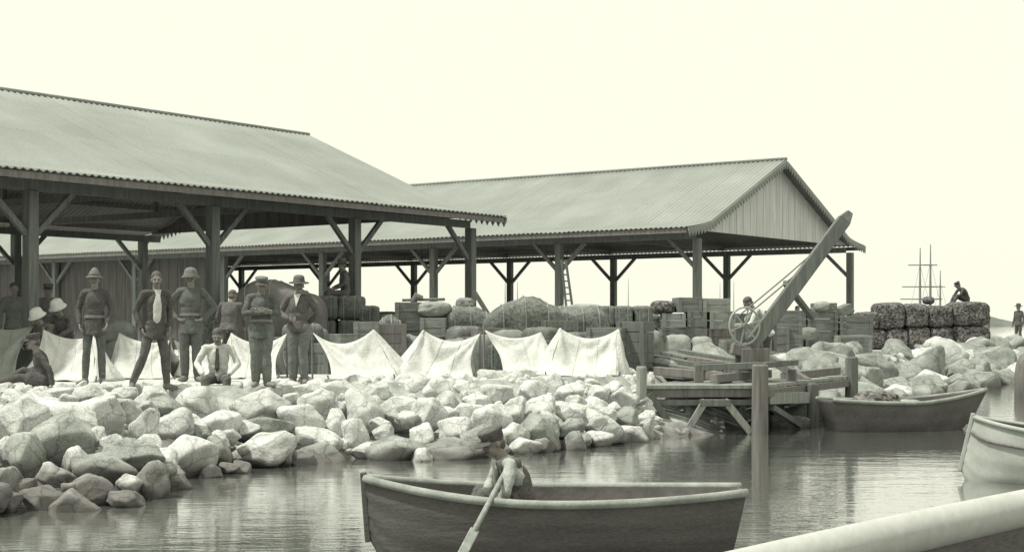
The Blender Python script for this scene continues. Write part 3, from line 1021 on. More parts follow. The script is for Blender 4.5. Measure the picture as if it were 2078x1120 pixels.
def person(label, loc, rz=0.0, pose=None, jacket='cloth_dark', trousers='cloth_grey', hat=None, hatm='cloth_grey', hair=True,
           moustache=False, shirt=None, boots='boot', scale=1.0, fine=True, coat=0.0, wide=1.0, tie=False, vest=None, collar=False, belt=False, placket=False, skin='skin', group=None, sleeves=True, stout=1.0):
    j = dict(STAND)
    j.update(pose or {})
    J = {k: (V(v) if isinstance(v, tuple) else v) for k, v in j.items()}
    vox = .007 if fine else .012
    cv = .012 if fine else .018
    hr = J['head']                                     # (pitch, yaw, roll)
    spine = (J['neck'] - J['pel']).normalized()
    hrot = Matrix.Rotation(hr[1], 3, 'Z') @ Matrix.Rotation(hr[0], 3, 'X') @ Matrix.Rotation(hr[2], 3, 'Y')
    hc = J['neck'] + hrot @ V((0, -.028, .142))
    H = lambda x, y, z: hc + hrot @ V((x, y, z))
    # frame of the trunk
    acr = (J['shR'] - J['shL']).normalized()
    fwd = acr.cross(spine).normalized() * -1
    fwd = spine.cross(acr).normalized()
    fwd = -fwd if (fwd.dot(V((0, -1, 0))) < 0 and abs(spine.z) > .5) else fwd
    up = acr.cross(-fwd).normalized()
    if up.dot(spine) < 0:
        up = -up
    tr = Matrix((acr, -fwd, spine)).transposed()
    # ---- body
    bm = bmesh.new()
    ico(bm, hc + hrot @ V((0, .012, .02)), (.074, .092, .098), hrot, 3)
    ico(bm, H(0, -.022, -.048), (.056, .064, .066), hrot, 3)
    ico(bm, H(0, -.055, -.095), (.026, .024, .018), hrot)
    cone(bm, H(0, -.082, .012), H(0, -.108, -.030), .009, .0135)
    ico(bm, H(0, -.086, -.062), (.022, .012, .006), hrot)
    ico(bm, H(0, -.083, -.074), (.019, .012, .007), hrot)
    for s in (-1, 1):
        ico(bm, H(.076 * s, .012, -.012), (.010, .020, .030), hrot)
        ico(bm, H(.031 * s, -.082, .022), (.024, .010, .007), hrot)
        ico(bm, H(.042 * s, -.064, -.034), (.020, .018, .016), hrot)
    cone(bm, J['neck'] - spine * .07, hc + hrot @ V((0, .015, -.05)), .060, .052)
    ico(bm, J['pel'], (.138, .095, .12), tr)
    ico(bm, lerp(J['pel'], J['chest'], .5), (.128, .09, .15), tr)
    ico(bm, J['chest'], (.148, .10, .18), tr)
    for s, S in ((-1, 'L'), (1, 'R')):
        sh, e_, wr = J['sh' + S], J['el' + S], J['wr' + S]
        chain(bm, [(J['neck'] - spine * .08, .04), (sh - spine * .02, .042), (e_, .036)])
        chain(bm, [(e_, .037), (lerp(e_, wr, .3), .038), (wr, .026)])
        fd = (wr - e_).normalized()
        hd = J.get('hand' + S) or fd
        hand_prims(bm, wr, hd, J.get('palm' + S) or V((-s, -.2, 0)), s, J['curl'])
        hp, kn, an = J['hip' + S], J['kn' + S], J['an' + S]
        chain(bm, [(hp, .076), (lerp(hp, kn, .4), .068), (kn, .048)])
        chain(bm, [(kn, .048), (lerp(kn, an, .3), .050), (an, .034)])
        ft = J['foot' + S].normalized()
        chain(bm, [(an + V((0, .02, -.03)), .035), (an + ft * .10 + V((0, 0, -.055)), .032), (an + ft * .17 + V((0, 0, -.06)), .024)])
    body = blob('person', bm, skin, None, vox, 3)
    tag(body, label, 'person', group)
    # ---- trousers
    bm = bmesh.new()
    ico(bm, J['pel'] + spine * .02, (.152, .112, .135), tr)
    for S in 'LR':
        hp, kn, an = J['hip' + S], J['kn' + S], J['an' + S]
        chain(bm, [(hp, .090 * wide), (lerp(hp, kn, .45), .081 * wide), (kn, .064 * wide)])
        chain(bm, [(kn, .064 * wide), (lerp(kn, an, .35), .066 * wide), (lerp(kn, an, .93), .054 * wide)])
    blob('trousers', bm, trousers, body, cv, 3, wrinkle=.007, wscale=8)
    # ---- jacket or shirt
    bm = bmesh.new()
    ico(bm, J['chest'], (.168, .118, .200), tr, 3)
    ico(bm, lerp(J['pel'], J['chest'], .5), (.152, .112, .16), tr, 3)
    ico(bm, J['pel'] + spine * .03, (.158, .118, .12), tr, 3)
    seated = (J['knL'] - J['hipL']).normalized().dot(-spine) < .6
    if not seated:
        c0, c1 = J['pel'] + spine * .06, J['pel'] - spine * (.10 + coat * .8)
        bmesh.ops.create_cone(bm, cap_ends=True, segments=28, radius1=.192, radius2=.152, depth=(c0 - c1).length,
                              matrix=Matrix.Translation((c0 + c1) / 2) @ tr.to_4x4() @ Matrix.Diagonal((1, .74, 1, 1)))
    ico(bm, J['neck'] - spine * .035, (.085, .08, .05), tr)
    for S in 'LR':
        sh, e_, wr = J['sh' + S], J['el' + S], J['wr' + S]
        chain(bm, [(J['neck'] - spine * .06, .058), (lerp(J['neck'] - spine * .06, sh, .6), .060), (sh - spine * .012, .058), (lerp(sh, e_, .5), .055), (e_, .049)])
        if sleeves:
            chain(bm, [(e_, .049), (lerp(e_, wr, .35), .048), (lerp(e_, wr, .95), .040)])
        else:
            chain(bm, [(e_, .060), (lerp(e_, wr, .15), .058)])
        if coat > .05 and seated:
            hp, kn = J['hip' + S], J['kn' + S]
            chain(bm, [(hp, .125), (lerp(hp, kn, .5), .120)])
    blob('jacket' if shirt or jacket not in ('cloth_white',) else 'shirt', bm, jacket, body, cv, 3, wrinkle=.013, wscale=8)
    if vest:
        bm = bmesh.new()
        ico(bm, J['chest'] - spine * .02, (.160, .128, .20), tr, 3)
        ico(bm, lerp(J['pel'], J['chest'], .5), (.160, .122, .17), tr, 3)
        ico(bm, J['chest'] + spine * .12 - acr * .09, (.05, .10, .07), tr, 3)
        ico(bm, J['chest'] + spine * .12 + acr * .09, (.05, .10, .07), tr, 3)
        blob('waistcoat', bm, vest, body, cv, 3, wrinkle=.006)
    if collar:
        mb = MB()
        c = J['neck'] + fwd * .075 - spine * .03
        mb.prism([c - acr * .055 + spine * .03, c + acr * .055 + spine * .03, c - spine * .17 + fwd * .075], fwd * .014)
        mb.build('collar', 'cloth_white', body, local=True)
    if belt:
        mb = MB()
        c = J['pel'] + spine * .10
        mb.lathe(c, [(.156, -.022), (.166, -.02), (.166, .02), (.156, .022)], 24, tr @ Matrix.Diagonal((1.02, .76, 1)))
        mb.build('belt', 'boot', body, local=True)
    if shirt:
        bm = bmesh.new()
        f3 = fwd
        ico(bm, J['chest'] + f3 * .052 - spine * .03, (.085, .084, .20), tr, 3)
        ico(bm, lerp(J['pel'], J['chest'], .5) + f3 * .052, (.080, .078, .17), tr, 3)
        blob('shirt', bm, shirt, body, cv, 3, wrinkle=.004)
    if placket:
        mb = MB()
        tp, bt_ = J['neck'] - spine * .06, J['pel'] - spine * .06
        from mathutils.bvhtree import BVHTree
        jk = body.children[-1]
        tree = BVHTree.FromPolygons([v.co.copy() for v in jk.data.vertices], [list(p_.vertices) for p_ in jk.data.polygons])
        pts = []
        for k in range(16):
            q = tp.lerp(bt_, k / 15)
            hit = tree.ray_cast(q + fwd * .6, -fwd)[0]
            if hit is not None:
                pts.append(hit + fwd * .002)
        if len(pts) > 2:
            mb.tube([p_ + acr * .012 for p_ in pts], .007, 5)
            mb.build('front_edge', 'cloth_black' if jacket != 'cloth_black' else 'cloth_grey', body, local=True)
            for q in pts[2:12:3]:
                mb = MB()
                mb.lathe(q, [(.001, -.004), (.011, -.003), (.011, .003), (.001, .005)], 8, tr @ Matrix.Rotation(R(90), 3, 'X'))
                mb.build('button', 'iron_lt', body, local=True)
    if tie:
        mb = MB()
        c = J['neck'] + fwd * .10 - spine * .05
        mb.prism([c - acr * .022, c + acr * .022, c - spine * .30 + acr * .036 + fwd * .06, c - spine * .37 + fwd * .05, c - spine * .30 - acr * .036 + fwd * .06], fwd * .012)
        mb.build('necktie', 'cloth_black', body, local=True)
    # ---- boots
    for S in 'LR':
        bm = bmesh.new()
        an, kn = J['an' + S], J['kn' + S]
        ft = J['foot' + S].normalized()
        chain(bm, [(lerp(an, kn, .25), .058), (an, .050), (an + V((0, .0, -.04)) - ft * .03, .046)])
        chain(bm, [(an + V((0, 0, -.045)) - ft * .03, .044), (an + ft * .09 + V((0, 0, -.05)), .045), (an + ft * .19 + V((0, 0, -.058)), .034)])
        blob('boot', bm, boots, body, cv, 2)
    # ---- hair, eyes
    if hair:
        bm = bmesh.new()
        ico(bm, H(0, .020, .046), (.082, .092, .082), hrot, 3)
        ico(bm, H(0, .050, -.03), (.066, .052, .06), hrot)
        o = blob('hair', bm, 'hair', body, .008, 2, wrinkle=.003, wscale=30)
    if moustache:
        bm = bmesh.new()
        for s in (-1, 1):
            chain(bm, [(H(0, -.098, -.048), .010), (H(.03 * s, -.088, -.056), .007)])
        blob('moustache', bm, 'hair', body, .005, 1)
    if fine:
        for s in (-1, 1):
            mb = MB()
            mb.lathe(H(.031 * s, -.083, .006), [(.002, -.006), (.007, -.003), (.009, 0), (.007, .003), (.002, .006)], 8)
            mb.build('eye', 'eye', body, smooth=True, local=True)
    # ---- hat
    if hat:
        hm = hrot.copy()
        mb = MB()
        top = H(0, .012, .062)
        if hat == 'brim':
            mb.lathe(top, [(.09, -.02), (.165, -.028), (.18, -.012), (.165, -.008), (.100, .0), (.098, .05), (.085, .09), (.05, .108), (.015, .085)], 24, hm @ Matrix.Diagonal((.93, 1.1, 1)))
        elif hat == 'peak':
            mb.lathe(top, [(.09, -.025), (.15, -.04), (.155, -.025), (.10, .0), (.092, .04), (.06, .085), (.03, .115), (.012, .12)], 24, hm @ Matrix.Diagonal((.93, 1.08, 1)))
        elif hat == 'helmet':
            mb.lathe(top, [(.10, -.03), (.148, -.06), (.152, -.05), (.112, -.005), (.108, .03), (.090, .075), (.055, .098), (.015, .106)], 24, hm @ Matrix.Diagonal((.94, 1.12, 1)))
        else:   # cap
            mb.lathe(top, [(.092, -.02), (.094, .01), (.108, .045), (.100, .062), (.05, .068)], 24, hm @ Matrix.Diagonal((.93, 1.08, 1)))
        nm = 'cap' if hat == 'cap' else ('helmet' if hat == 'helmet' else 'hat')
        ho = mb.build(nm, hatm, body, smooth=True, local=True)
        if hat == 'cap':
            mb = MB()
            def vis(u, v):
                a = lerp(-1.0, 1.0, u)
                r_ = .085 + .065 * v * math.cos(a * .8)
                return H(math.sin(a) * r_ * .95, .012 - math.cos(a) * r_ * 1.1, .052 - .03 * v)
            mb.grid(vis, 10, 3)
            mb.build('visor', 'cloth_black', ho, local=True, solid=.006)
        elif hat in ('brim', 'peak'):
            mb = MB()
            mb.lathe(top, [(.101, -.002), (.104, .0), (.103, .022), (.098, .024)], 20, hm @ Matrix.Diagonal((.93, 1.1, 1)))
            mb.build('hat_band', 'cloth_dark', ho, smooth=True, local=True)
    body.location = loc
    body.rotation_euler = (0, 0, rz)
    body.scale = (scale * stout, scale * stout, scale)
    return body

def on(px, py, dz=0.0):
    return G(px, py, GZ) + V((0, 0, dz))

# man in dark jacket and peaked hat
person('standing man in dark jacket and peaked hat, farthest left of the standing row', on(192, 781), rz=R(6), scale=1.02, stout=.93,
       pose=dict(anL=(-.15, -.02, .09), anR=(.12, .03, .09), knL=(-.12, -.04, .5), knR=(.11, -.02, .5), hipL=(-.10, 0, .90), hipR=(.09, 0, .90),
                 elL=(-.27, .05, 1.14), elR=(.27, .05, 1.13), wrL=(-.22, -.10, .92), wrR=(.22, -.10, .93), footL=(-.5, -1, 0), footR=(.5, -1, 0)),
       jacket='cloth_black', trousers='cloth_grey', hat='peak', hatm='cloth_mid', moustache=True, coat=.10, belt=True, placket=True)
# bareheaded man, open jacket, legs apart
person('bareheaded man in open dark jacket and white shirt standing with legs apart', on(312, 791), rz=R(32), stout=.94,
       pose=dict(pel=(.02, 0, .90), chest=(.03, 0, 1.21), neck=(.04, .0, 1.43), shL=(-.15, .02, 1.38), shR=(.21, .0, 1.385),
                 hipL=(-.07, 0, .87), hipR=(.11, 0, .87), knL=(-.17, -.04, .48), knR=(.15, -.06, .47), anL=(-.30, .10, .10), anR=(.20, -.02, .09),
                 elL=(-.26, .08, 1.12), wrL=(-.20, -.04, .88), elR=(.27, .06, 1.12), wrR=(.22, -.08, .90), head=(.05, -.25, 0), footL=(-.4, -1, 0), footR=(.5, -1, 0)),
       jacket='cloth_black', trousers='cloth_dark', shirt='cloth_white', moustache=True, boots='cloth_mid', coat=.10, collar=True)
# helmeted man, hands on hips
person('standing man in grey drab with a domed helmet and hands on his hips', on(387, 774), rz=R(4), scale=1.06,
       pose=dict(elL=(-.36, .08, 1.14), wrL=(-.20, -.05, .97), elR=(.36, .08, 1.14), wrR=(.20, -.05, .97), handL=V((.8, -.4, -.4)), handR=V((-.8, -.4, -.4)),
                 knL=(-.09, -.02, .5), knR=(.09, -.02, .5), anL=(-.09, .02, .09), anR=(.10, .02, .09), footL=(-.3, -1, 0), footR=(.5, -1, 0)),
       jacket='cloth_grey', trousers='cloth_grey', hat='helmet', hatm='cloth_mid', moustache=True, coat=.12, wide=1.15, belt=True, placket=True)
# man with folded arms
person('standing man in drab clothes with folded arms and light cap, beside the broad brimmed hat', on(530, 785), rz=R(10), scale=.96, stout=1.03,
       pose=dict(elL=(-.25, -.06, 1.14), wrL=(.02, -.20, 1.16), elR=(.25, -.06, 1.14), wrR=(-.02, -.17, 1.20), handL=V((1, .0, .1)), handR=V((-1, .0, .0)),
                 knL=(-.08, -.04, .5), knR=(.07, -.05, .5), anL=(-.08, .0, .09), anR=(.09, -.04, .09), head=(.2, .1, 0), footL=(-.2, -1, 0), footR=(.6, -1, 0)),
       jacket='cloth_grey', trousers='cloth_mid', hat='cap', hatm='cloth_mid', wide=1.25, coat=.10, belt=True)
# man in broad-brimmed hat
person('standing man in dark broad brimmed hat and dark jacket with a white collar', on(606, 779), rz=R(-8), scale=.97,
       pose=dict(elL=(-.31, .02, 1.14), wrL=(-.12, -.17, 1.05), elR=(.30, .08, 1.13), wrR=(.12, .15, .98), handL=V((.9, -.1, .0)), head=(.1, .35, 0),
                 knL=(-.08, -.03, .5), knR=(.08, -.03, .5), anL=(-.09, .0, .09), anR=(.10, .0, .09), footL=(-.3, -1, 0), footR=(.3, -1, 0)),
       jacket='cloth_dark', trousers='cloth_mid', hat='brim', hatm='cloth_dark', wide=1.25, collar=True, moustache=True)
# seated man on the rocks
s0 = on(446, 781)
person('man in white shirt and dark necktie sitting on the rocks, hands on knees', (s0.x, s0.y - .15, .10), rz=R(4),
       pose=dict(pel=(0, .10, .98), chest=(0, .06, 1.27), neck=(0, .03, 1.48), shL=(-.19, .03, 1.43), shR=(.19, .03, 1.43), hipL=(-.10, .06, .95), hipR=(.10, .06, .95),
                 knL=(-.15, -.38, .95), knR=(.18, -.36, .95), anL=(-.08, -.42, .52), anR=(.17, -.44, .50), elL=(-.31, -.02, 1.18), elR=(.31, -.02, 1.17),
                 wrL=(-.19, -.30, 1.03), wrR=(.21, -.28, 1.03), head=(.35, 0, 0), footL=(-.3, -1, -.3), footR=(.4, -1, -.3)),
       jacket='cloth_white', trousers='cloth_grey', tie=True, boots='cloth_mid', moustache=True)
# man sitting on the ground, left
s0 = on(88, 786)
person('man in black coat and cap sitting on the ground at left, turned to the left', (s0.x, s0.y + .05, GZ), rz=R(-78), scale=.95,
       pose=dict(pel=(0, 0, .12), chest=(0, -.05, .40), neck=(0, -.12, .58), shL=(-.17, -.09, .54), shR=(.17, -.09, .54), hipL=(-.09, -.02, .10), hipR=(.09, -.02, .10),
                 knL=(-.12, -.32, .26), knR=(.12, -.36, .16), anL=(-.12, -.62, .08), anR=(.12, -.70, .07), elL=(-.26, -.06, .30), elR=(.25, .10, .28),
                 wrL=(-.18, -.26, .26), wrR=(.24, .14, .07), head=(.15, .0, 0), footL=(-.3, -1, .5), footR=(.3, -1, .5)),
       jacket='cloth_black', trousers='cloth_black', hat='cap', hatm='cloth_black', coat=.12)
KNEEL = dict(pel=(0, .05, .50), chest=(0, -.04, .80), neck=(0, -.13, .98), shL=(-.19, -.10, .94), shR=(.19, -.10, .94), hipL=(-.09, .04, .47), hipR=(.09, .04, .47),
             knL=(-.13, -.10, .08), knR=(.13, -.12, .08), anL=(-.12, .32, .08), anR=(.12, .32, .08), elL=(-.25, -.22, .72), elR=(.25, -.22, .72),
             wrL=(-.15, -.40, .62), wrR=(.15, -.40, .62), head=(.45, 0, 0), footL=(0, 1, 0), footR=(0, 1, 0))
p_ = P(95, 655, 25.6)
person('crouching man in flat white hat bending low over the tent at left', (p_.x, p_.y, GZ - .04), rz=R(-30), pose=KNEEL, jacket='cloth_dark', trousers='cloth_dark', hat='helmet', hatm='cloth_white')
p_ = P(133, 655, 26.3)
person('crouching man in rounder white hat, behind the one bending low at left', (p_.x, p_.y, GZ + .06), rz=R(-20), pose=KNEEL, jacket='cloth_dark', trousers='cloth_dark', hat='helmet', hatm='cloth_white', scale=1.05)
p_ = P(98, 600, 29.0)
person('grey clad man standing in the shade of the shed, behind the crouching white hats', (p_.x, p_.y, GZ), rz=R(10), jacket='cloth_mid', trousers='cloth_dark', fine=False, hat='cap', hatm='cloth_grey')
p_ = P(28, 600, 28.0)
person('grey clad man standing in the shade at the left edge, beside the shed post', (p_.x, p_.y, GZ), rz=R(30), jacket='cloth_mid', trousers='cloth_mid', fine=False)
p_ = P(463, 600, 27.0)
person('man with one pale sleeve half hidden behind the shed post, stooping', (p_.x, p_.y, GZ), rz=R(170), scale=.95,
       pose=dict(chest=(0, -.06, 1.22), neck=(0, -.16, 1.40), shL=(-.19, -.13, 1.36), shR=(.19, -.13, 1.36), elL=(-.27, -.16, 1.08), elR=(.27, -.16, 1.08), wrL=(-.22, -.34, .95), wrR=(.2, -.32, .95), head=(.4, 0, 0)),
       jacket='cloth_dark', trousers='cloth_dark', fine=False)
SIT = dict(pel=(0, 0, .12), chest=(0, -.02, .42), neck=(0, -.03, .63), shL=(-.185, -.03, .585), shR=(.185, -.03, .585), hipL=(-.09, -.02, .09), hipR=(.09, -.02, .09),
           knL=(-.12, -.42, .12), knR=(.12, -.42, .12), anL=(-.11, -.44, -.30), anR=(.12, -.44, -.30), elL=(-.25, -.05, .32), elR=(.25, -.05, .32),
           wrL=(-.14, -.28, .22), wrR=(.14, -.28, .22), head=(.15, 0, 0))
p_ = P(701, 600, 33.0)
person('dark figure in a wide hat sitting high on the cargo beside the shed post', (p_.x, p_.y, p_.z - .05), rz=R(-70), pose=SIT, jacket='cloth_grey', trousers='cloth_dark', hat='brim', hatm='cloth_dark', fine=False, scale=.95)
HUNCH = dict(SIT)
HUNCH.update(chest=(0, -.12, .38), neck=(0, -.27, .52), shL=(-.18, -.24, .49), shR=(.18, -.24, .49), head=(.5, 0, 0), elL=(-.24, -.36, .28), elR=(.24, -.36, .28), wrL=(-.1, -.5, .2), wrR=(.1, -.5, .2),
             knL=(-.12, -.42, .25), knR=(.12, -.42, .25), anL=(-.11, -.60, -.05), anR=(.12, -.62, -.05))
p_ = P(1962, 614, 54.5)
person('dark man in a cap hunched on top of the dark bales', (p_.x, p_.y, p_.z), rz=R(-80), pose=HUNCH, jacket='cloth_black', trousers='cloth_black', hat='cap', hatm='cloth_black', fine=False)
p_ = P(2067, 700, 64.0)
person('dark man in a hat standing on the far quay at the right edge', (p_.x, p_.y, GZ), rz=R(-60), jacket='cloth_black', trousers='cloth_black', hat='brim', hatm='cloth_black', fine=False, scale=1.03)
p_ = P(1618, 634, 44.5)
person('dark headed man standing behind the crates under the crane jib', (p_.x, p_.y, GZ), rz=R(0), jacket='cloth_dark', trousers='cloth_dark', fine=False, scale=.86)

# ------------------------------------------------------------------ cargo
def crate(c, sx, sy, sz, label, rz=0.0, m='crate', group=None, battens=True, tilt=0.0):
    root = thing('crate', c, label, 'crate', group)
    ax = (V((math.cos(rz), math.sin(rz), 0)), V((-math.sin(rz), math.cos(rz), 0)), V((0, 0, 1)))
    if tilt:
        q = Matrix.Rotation(tilt, 3, ax[1])
        ax = tuple(q @ a for a in ax)
    C = V(c) + ax[2] * sz / 2
    mb = MB()
    nb = max(2, int(round(sz / .2)))
    for k in range(nb):         # horizontal boards
        mb.box(C + ax[2] * (-sz / 2 + (k + .5) * sz / nb), (sx - .02 - .008 * (k % 2), sy - .02 - .008 * (k % 2), sz / nb - .006), ax, .003)
    mb.build('box', m, root, bevel=.008)
    if battens:
        for s in (-1, 1):
            mb = MB()
            mb.box(C + ax[0] * s * (sx / 2 - .06) - ax[1] * (sy / 2 + .006), (.09, .026, sz), ax)
            mb.build('batten', m, root, bevel=.005)
    return root

def soft(name, c, sx, sy, sz, label, cat, m, rz=0.0, group=None, e=3.5, lump=.05, strap=None, seed=None, droop=0.0):
    """rounded stuffed shape: bale, sack, bundle"""
    seed = random.uniform(0, 90) if seed is None else seed
    bm = bmesh.new()
    bmesh.ops.create_icosphere(bm, subdivisions=4, radius=1)
    sd = V((seed, seed * .7, 3))
    for v in bm.verts:
        n = v.co.normalized()
        k = (abs(n.x) ** e + abs(n.y) ** e + abs(n.z) ** e) ** (-1 / e)
        p = n * k
        f = lump * noise.noise(p * 1.8 + sd) + lump * .5 * noise.noise(p * 4.5 + sd) + lump * .22 * noise.noise(p * 11 + sd)
        p *= (1 + f)
        q = V((p.x * sx / 2, p.y * sy / 2, p.z * sz / 2 + sz / 2))
        if strap:
            for s in (-.45, .45):
                dx = (p.x - s) / .06
                q -= V((0, n.y * .03, n.z * .02)) * math.exp(-dx * dx)
        q.z -= droop * p.x * p.x * sz
        q = V((q.x * math.cos(rz) - q.y * math.sin(rz), q.x * math.sin(rz) + q.y * math.cos(rz), max(q.z, -.02)))
        v.co = q
    me = bpy.data.meshes.new(name)
    bm.to_mesh(me)
    bm.free()
    me.materials.append(M[m])
    for p in me.polygons:
        p.use_smooth = True
    o = bpy.data.objects.new(name, me)
    COL.objects.link(o)
    o.location = c
    tag(o, label, cat, group)
    if strap:
        for s in (-.45, .45):
            mb = MB()
            pts = []
            for k in range(25):
                a = 2 * math.pi * k / 24
                n = V((0, math.cos(a), math.sin(a)))
                q = (abs(n.y) ** e + abs(n.z) ** e) ** (-1 / e) * .985
                y, z = n.y * q * sy / 2, n.z * q * sz / 2 + sz / 2
                x = s * sx / 2
                pts.append((x * math.cos(rz) - y * math.sin(rz), x * math.sin(rz) + y * math.cos(rz), z))
            mb.tube(pts, .014, 5, cap=False)
            mb.build('strap', 'rope', o, local=True)
    return o

def at(px, d, z=None):
    q = P(px, 600, d)
    return V((q.x, q.y, GZ if z is None else z))

def zt(py, d):
    return CAMZ - (py - YH) / F * d

def wpx(n, d):
    return n * d / F

def heap(tops, d, label, m, seed, depth=2.4, name='covered_heap', cat='heap', hemz=.05, ropes=True):
    """goods under a sheet; tops: skyline of the heap as (column, row) in the photograph"""
    px0, px1 = tops[0][0], tops[-1][0]
    a, c = at(px0, d), at(px1, d)
    def top_at(u):
        return zt(interp(tops, lerp(px0, px1, u)), d)
    hw, hd = abs(c.x - a.x) / 2, depth / 2
    cx = (a.x + c.x) / 2
    def rim(w_):
        """rounded oblong outline, w_ in 0..1"""
        t_ = 2 * math.pi * w_
        n = 5.0
        ct, st = math.cos(t_), math.sin(t_)
        q = (abs(ct) ** n + abs(st) ** n) ** (-1 / n)
        return ct * q, st * q
    def fn(w_, v):
        ex, ey = rim(w_)
        if v < .45:
            k = v / .45
            x, y = cx + ex * hw * k, d + ey * hd * k
            z = top_at((x - a.x) / (c.x - a.x)) - .10 * k ** 6
            z += .05 * noise.noise(V((x * 2.3 + seed, y * 2.3, seed))) + .025 * noise.noise(V((x * 6 + seed, y * 6, 1)))
            return V((x, y, z))
        k = (v - .45) / .55
        per = w_ * 2 * (hw + hd) * 2
        x, y = cx + ex * hw, d + ey * hd
        hem = GZ + hemz + .10 * noise.noise(V((ex * 2 + seed, ey * 2, 3)))
        z1 = top_at(min(1, max(0, (x - a.x) / (c.x - a.x)))) - .10
        z1 += .05 * noise.noise(V((x * 2.3 + seed, y * 2.3, seed)))
        z = lerp(z1, hem, k)
        f = noise.noise(V((ex * hw * 2.4 + seed, ey * hd * 2.4, k * .5))) + .6 * noise.noise(V((ex * hw * 5.5 + seed, ey * hd * 5.5, 4 + k)))
        belly = .05 * noise.noise(V((x * 1.6, z * 2.2, seed)))
        off = .05 * math.sin(min(1, k * 5) * math.pi / 2) + .13 * f * k + belly
        r_ = V((ex * (abs(ex) ** 3), ey * (abs(ey) ** 3), 0))
        r_ = r_.normalized() if r_.length > 1e-4 else V((1, 0, 0))
        return V((x, y, z)) + r_ * off
    mb = MB()
    mb.grid(fn, 150, 40)
    o = mb.build(name, m, smooth=True)
    tag(o, label, cat)
    if ropes:
        from mathutils.bvhtree import BVHTree
        tree = BVHTree.FromPolygons(mb.v, mb.f)
        for uu in (.22, .5, .78):
            mb = MB()
            pts = []
            for k in range(31):
                ph = math.pi * (.03 + .94 * k / 30)
                xx = lerp(a.x, c.x, uu) + .04 * math.sin(k * .3)
                cc = V((xx, d, GZ + .15))
                dr_ = V((0, math.cos(ph), math.sin(ph)))
                hit = tree.ray_cast(cc + dr_ * 6, -dr_)[0]
                if hit is not None:
                    pts.append(hit + dr_ * .008)
            if len(pts) < 3:
                continue
            mb.tube(pts, .016, 5)
            mb.build('rope', 'rope', o, local=True)
    return o

CG = 'goods piled under the sheds'
# dark arched load behind the two men
heap([(478, 612), (500, 588), (530, 572), (560, 570), (600, 586), (640, 600), (652, 606)], 30.5, 'dark arched load under a black tarpaulin behind the men with folded arms and brimmed hat', 'tarp_dk', 3)
heap([(405, 660), (440, 640), (480, 632), (505, 650)], 31.0, 'low sheeted heap behind the shed post and the stooping man', 'tarp', 8)
def stack_bales(px0, px1, pyt, d, n, rows, label, m='bale', dep=1.0, top_label=None):
    h = (zt(pyt, d) - GZ) / rows
    wd = wpx(px1 - px0, d) / n
    for r_ in range(rows):
        for k in range(n):
            c = at(px0 + (px1 - px0) * (k + .5) / n, d, GZ + r_ * h)
            c += V((random.uniform(-.02, .02), random.uniform(-.06, .06), 0))
            soft('bale', c, wd * 1.02, dep, h * 1.03, label, 'bale', m, rz=random.uniform(-.05, .05), group=CG, e=8, lump=.04, strap=True)
stack_bales(640, 736, 602, 32.5, 2, 3, 'grey roped bale in the pile that the hatted figure sits on')
stack_bales(736, 768, 622, 32.6, 1, 3, 'grey roped bale in the lower step beside the figure on the cargo')
soft('sack', at(772, 31.0, GZ), wpx(52, 31), .7, .95, 'upright dark sack with a pale flap leaning against the stepped bales', 'sack', 'bale', e=2.6)
soft('sack', at(790, 30.6, GZ), wpx(40, 30.6), .6, .86, 'lighter sack sagging behind the wide white tent', 'sack', 'sack', e=2.4)
stack_bales(770, 812, 640, 33.5, 1, 2, 'low grey bale between the stepped bales and the square load')
# square load, pale sheet over its right half
crate(at(852, 31.5), wpx(100, 31.5), 1.2, zt(614, 31.5) - GZ, 'tall square crate behind the tents, its left side in full view', m='crate', rz=.05)
crate(at(884, 30.9), wpx(54, 30.9), .9, zt(645, 30.9) - GZ, 'lower grey box carrying a long sack, right of the tall square crate', m='crate_lt', rz=-.08)
soft('sack', at(882, 30.9, zt(645, 30.9)), wpx(66, 30.9), .75, wpx(34, 30.9), 'long pale sack on the lower box right of the tall square crate', 'sack', 'sack_lt', e=2.8, lump=.09)
heap([(768, 650), (790, 640), (812, 652), (830, 690)], 30.2, 'low sheeted heap between the stepped bales and the square crate', 'tarp', 61, depth=1.6)
mb = MB()
q = P(850, 609, 31.3)
mb.tube([q + V((-.35, 0, .0)), q + V((.55, 0, .02))], .03, 6)
mb.tube([q + V((-.14, 0, -.04)), q + V((-.05, 0, .09)), q + V((.08, 0, .04))], [.05, .08, .05], 7)
tag(mb.build('tool_bundle', 'timber_dk'), 'dark bundle of tools lying on the square crate behind the tents', 'bundle')
heap([(900, 660), (912, 630), (925, 622), (965, 624), (985, 634), (1002, 640), (1012, 660)], 31.8, 'grey sheeted heap at the foot of the shed end post', 'tarp', 33)
soft('straw_bundle', at(945, 31.8, zt(632, 31.8)), .42, .4, .30, 'shaggy pale bundle on top of the heap by the end post', 'bundle', 'sack', e=2.2, lump=.16)
mb = MB()
mb.beam(P(961, 590, 31.9), P(992, 640, 31.9), .1, .1)
tag(mb.build('prop', 'timber'), 'slanting timber prop beside the foot of the shed end post', 'prop')
heap([(985, 640), (1005, 628), (1040, 612), (1062, 604), (1095, 606), (1112, 618), (1130, 622), (1142, 640)], 30.5, 'broad grey heap under a sheet, highest behind the middle tents', 'tarp', 44)
soft('sack', at(1030, 28.7, GZ), .85, .6, zt(668, 28.7) - GZ, 'pale full sack standing before the broad grey heap', 'sack', 'sack', rz=.1, e=2.8)
soft('sack', at(1068, 28.8, GZ), .6, .5, zt(674, 28.8) - GZ, 'smaller pale sack standing before the broad grey heap, right of the full one', 'sack', 'sack_lt', rz=.1, e=2.8)
heap([(1118, 636), (1140, 624), (1165, 628), (1200, 622), (1222, 630), (1232, 650)], 31.3, 'low grey heap beneath the ladder, right of the broad one', 'tarp', 55)
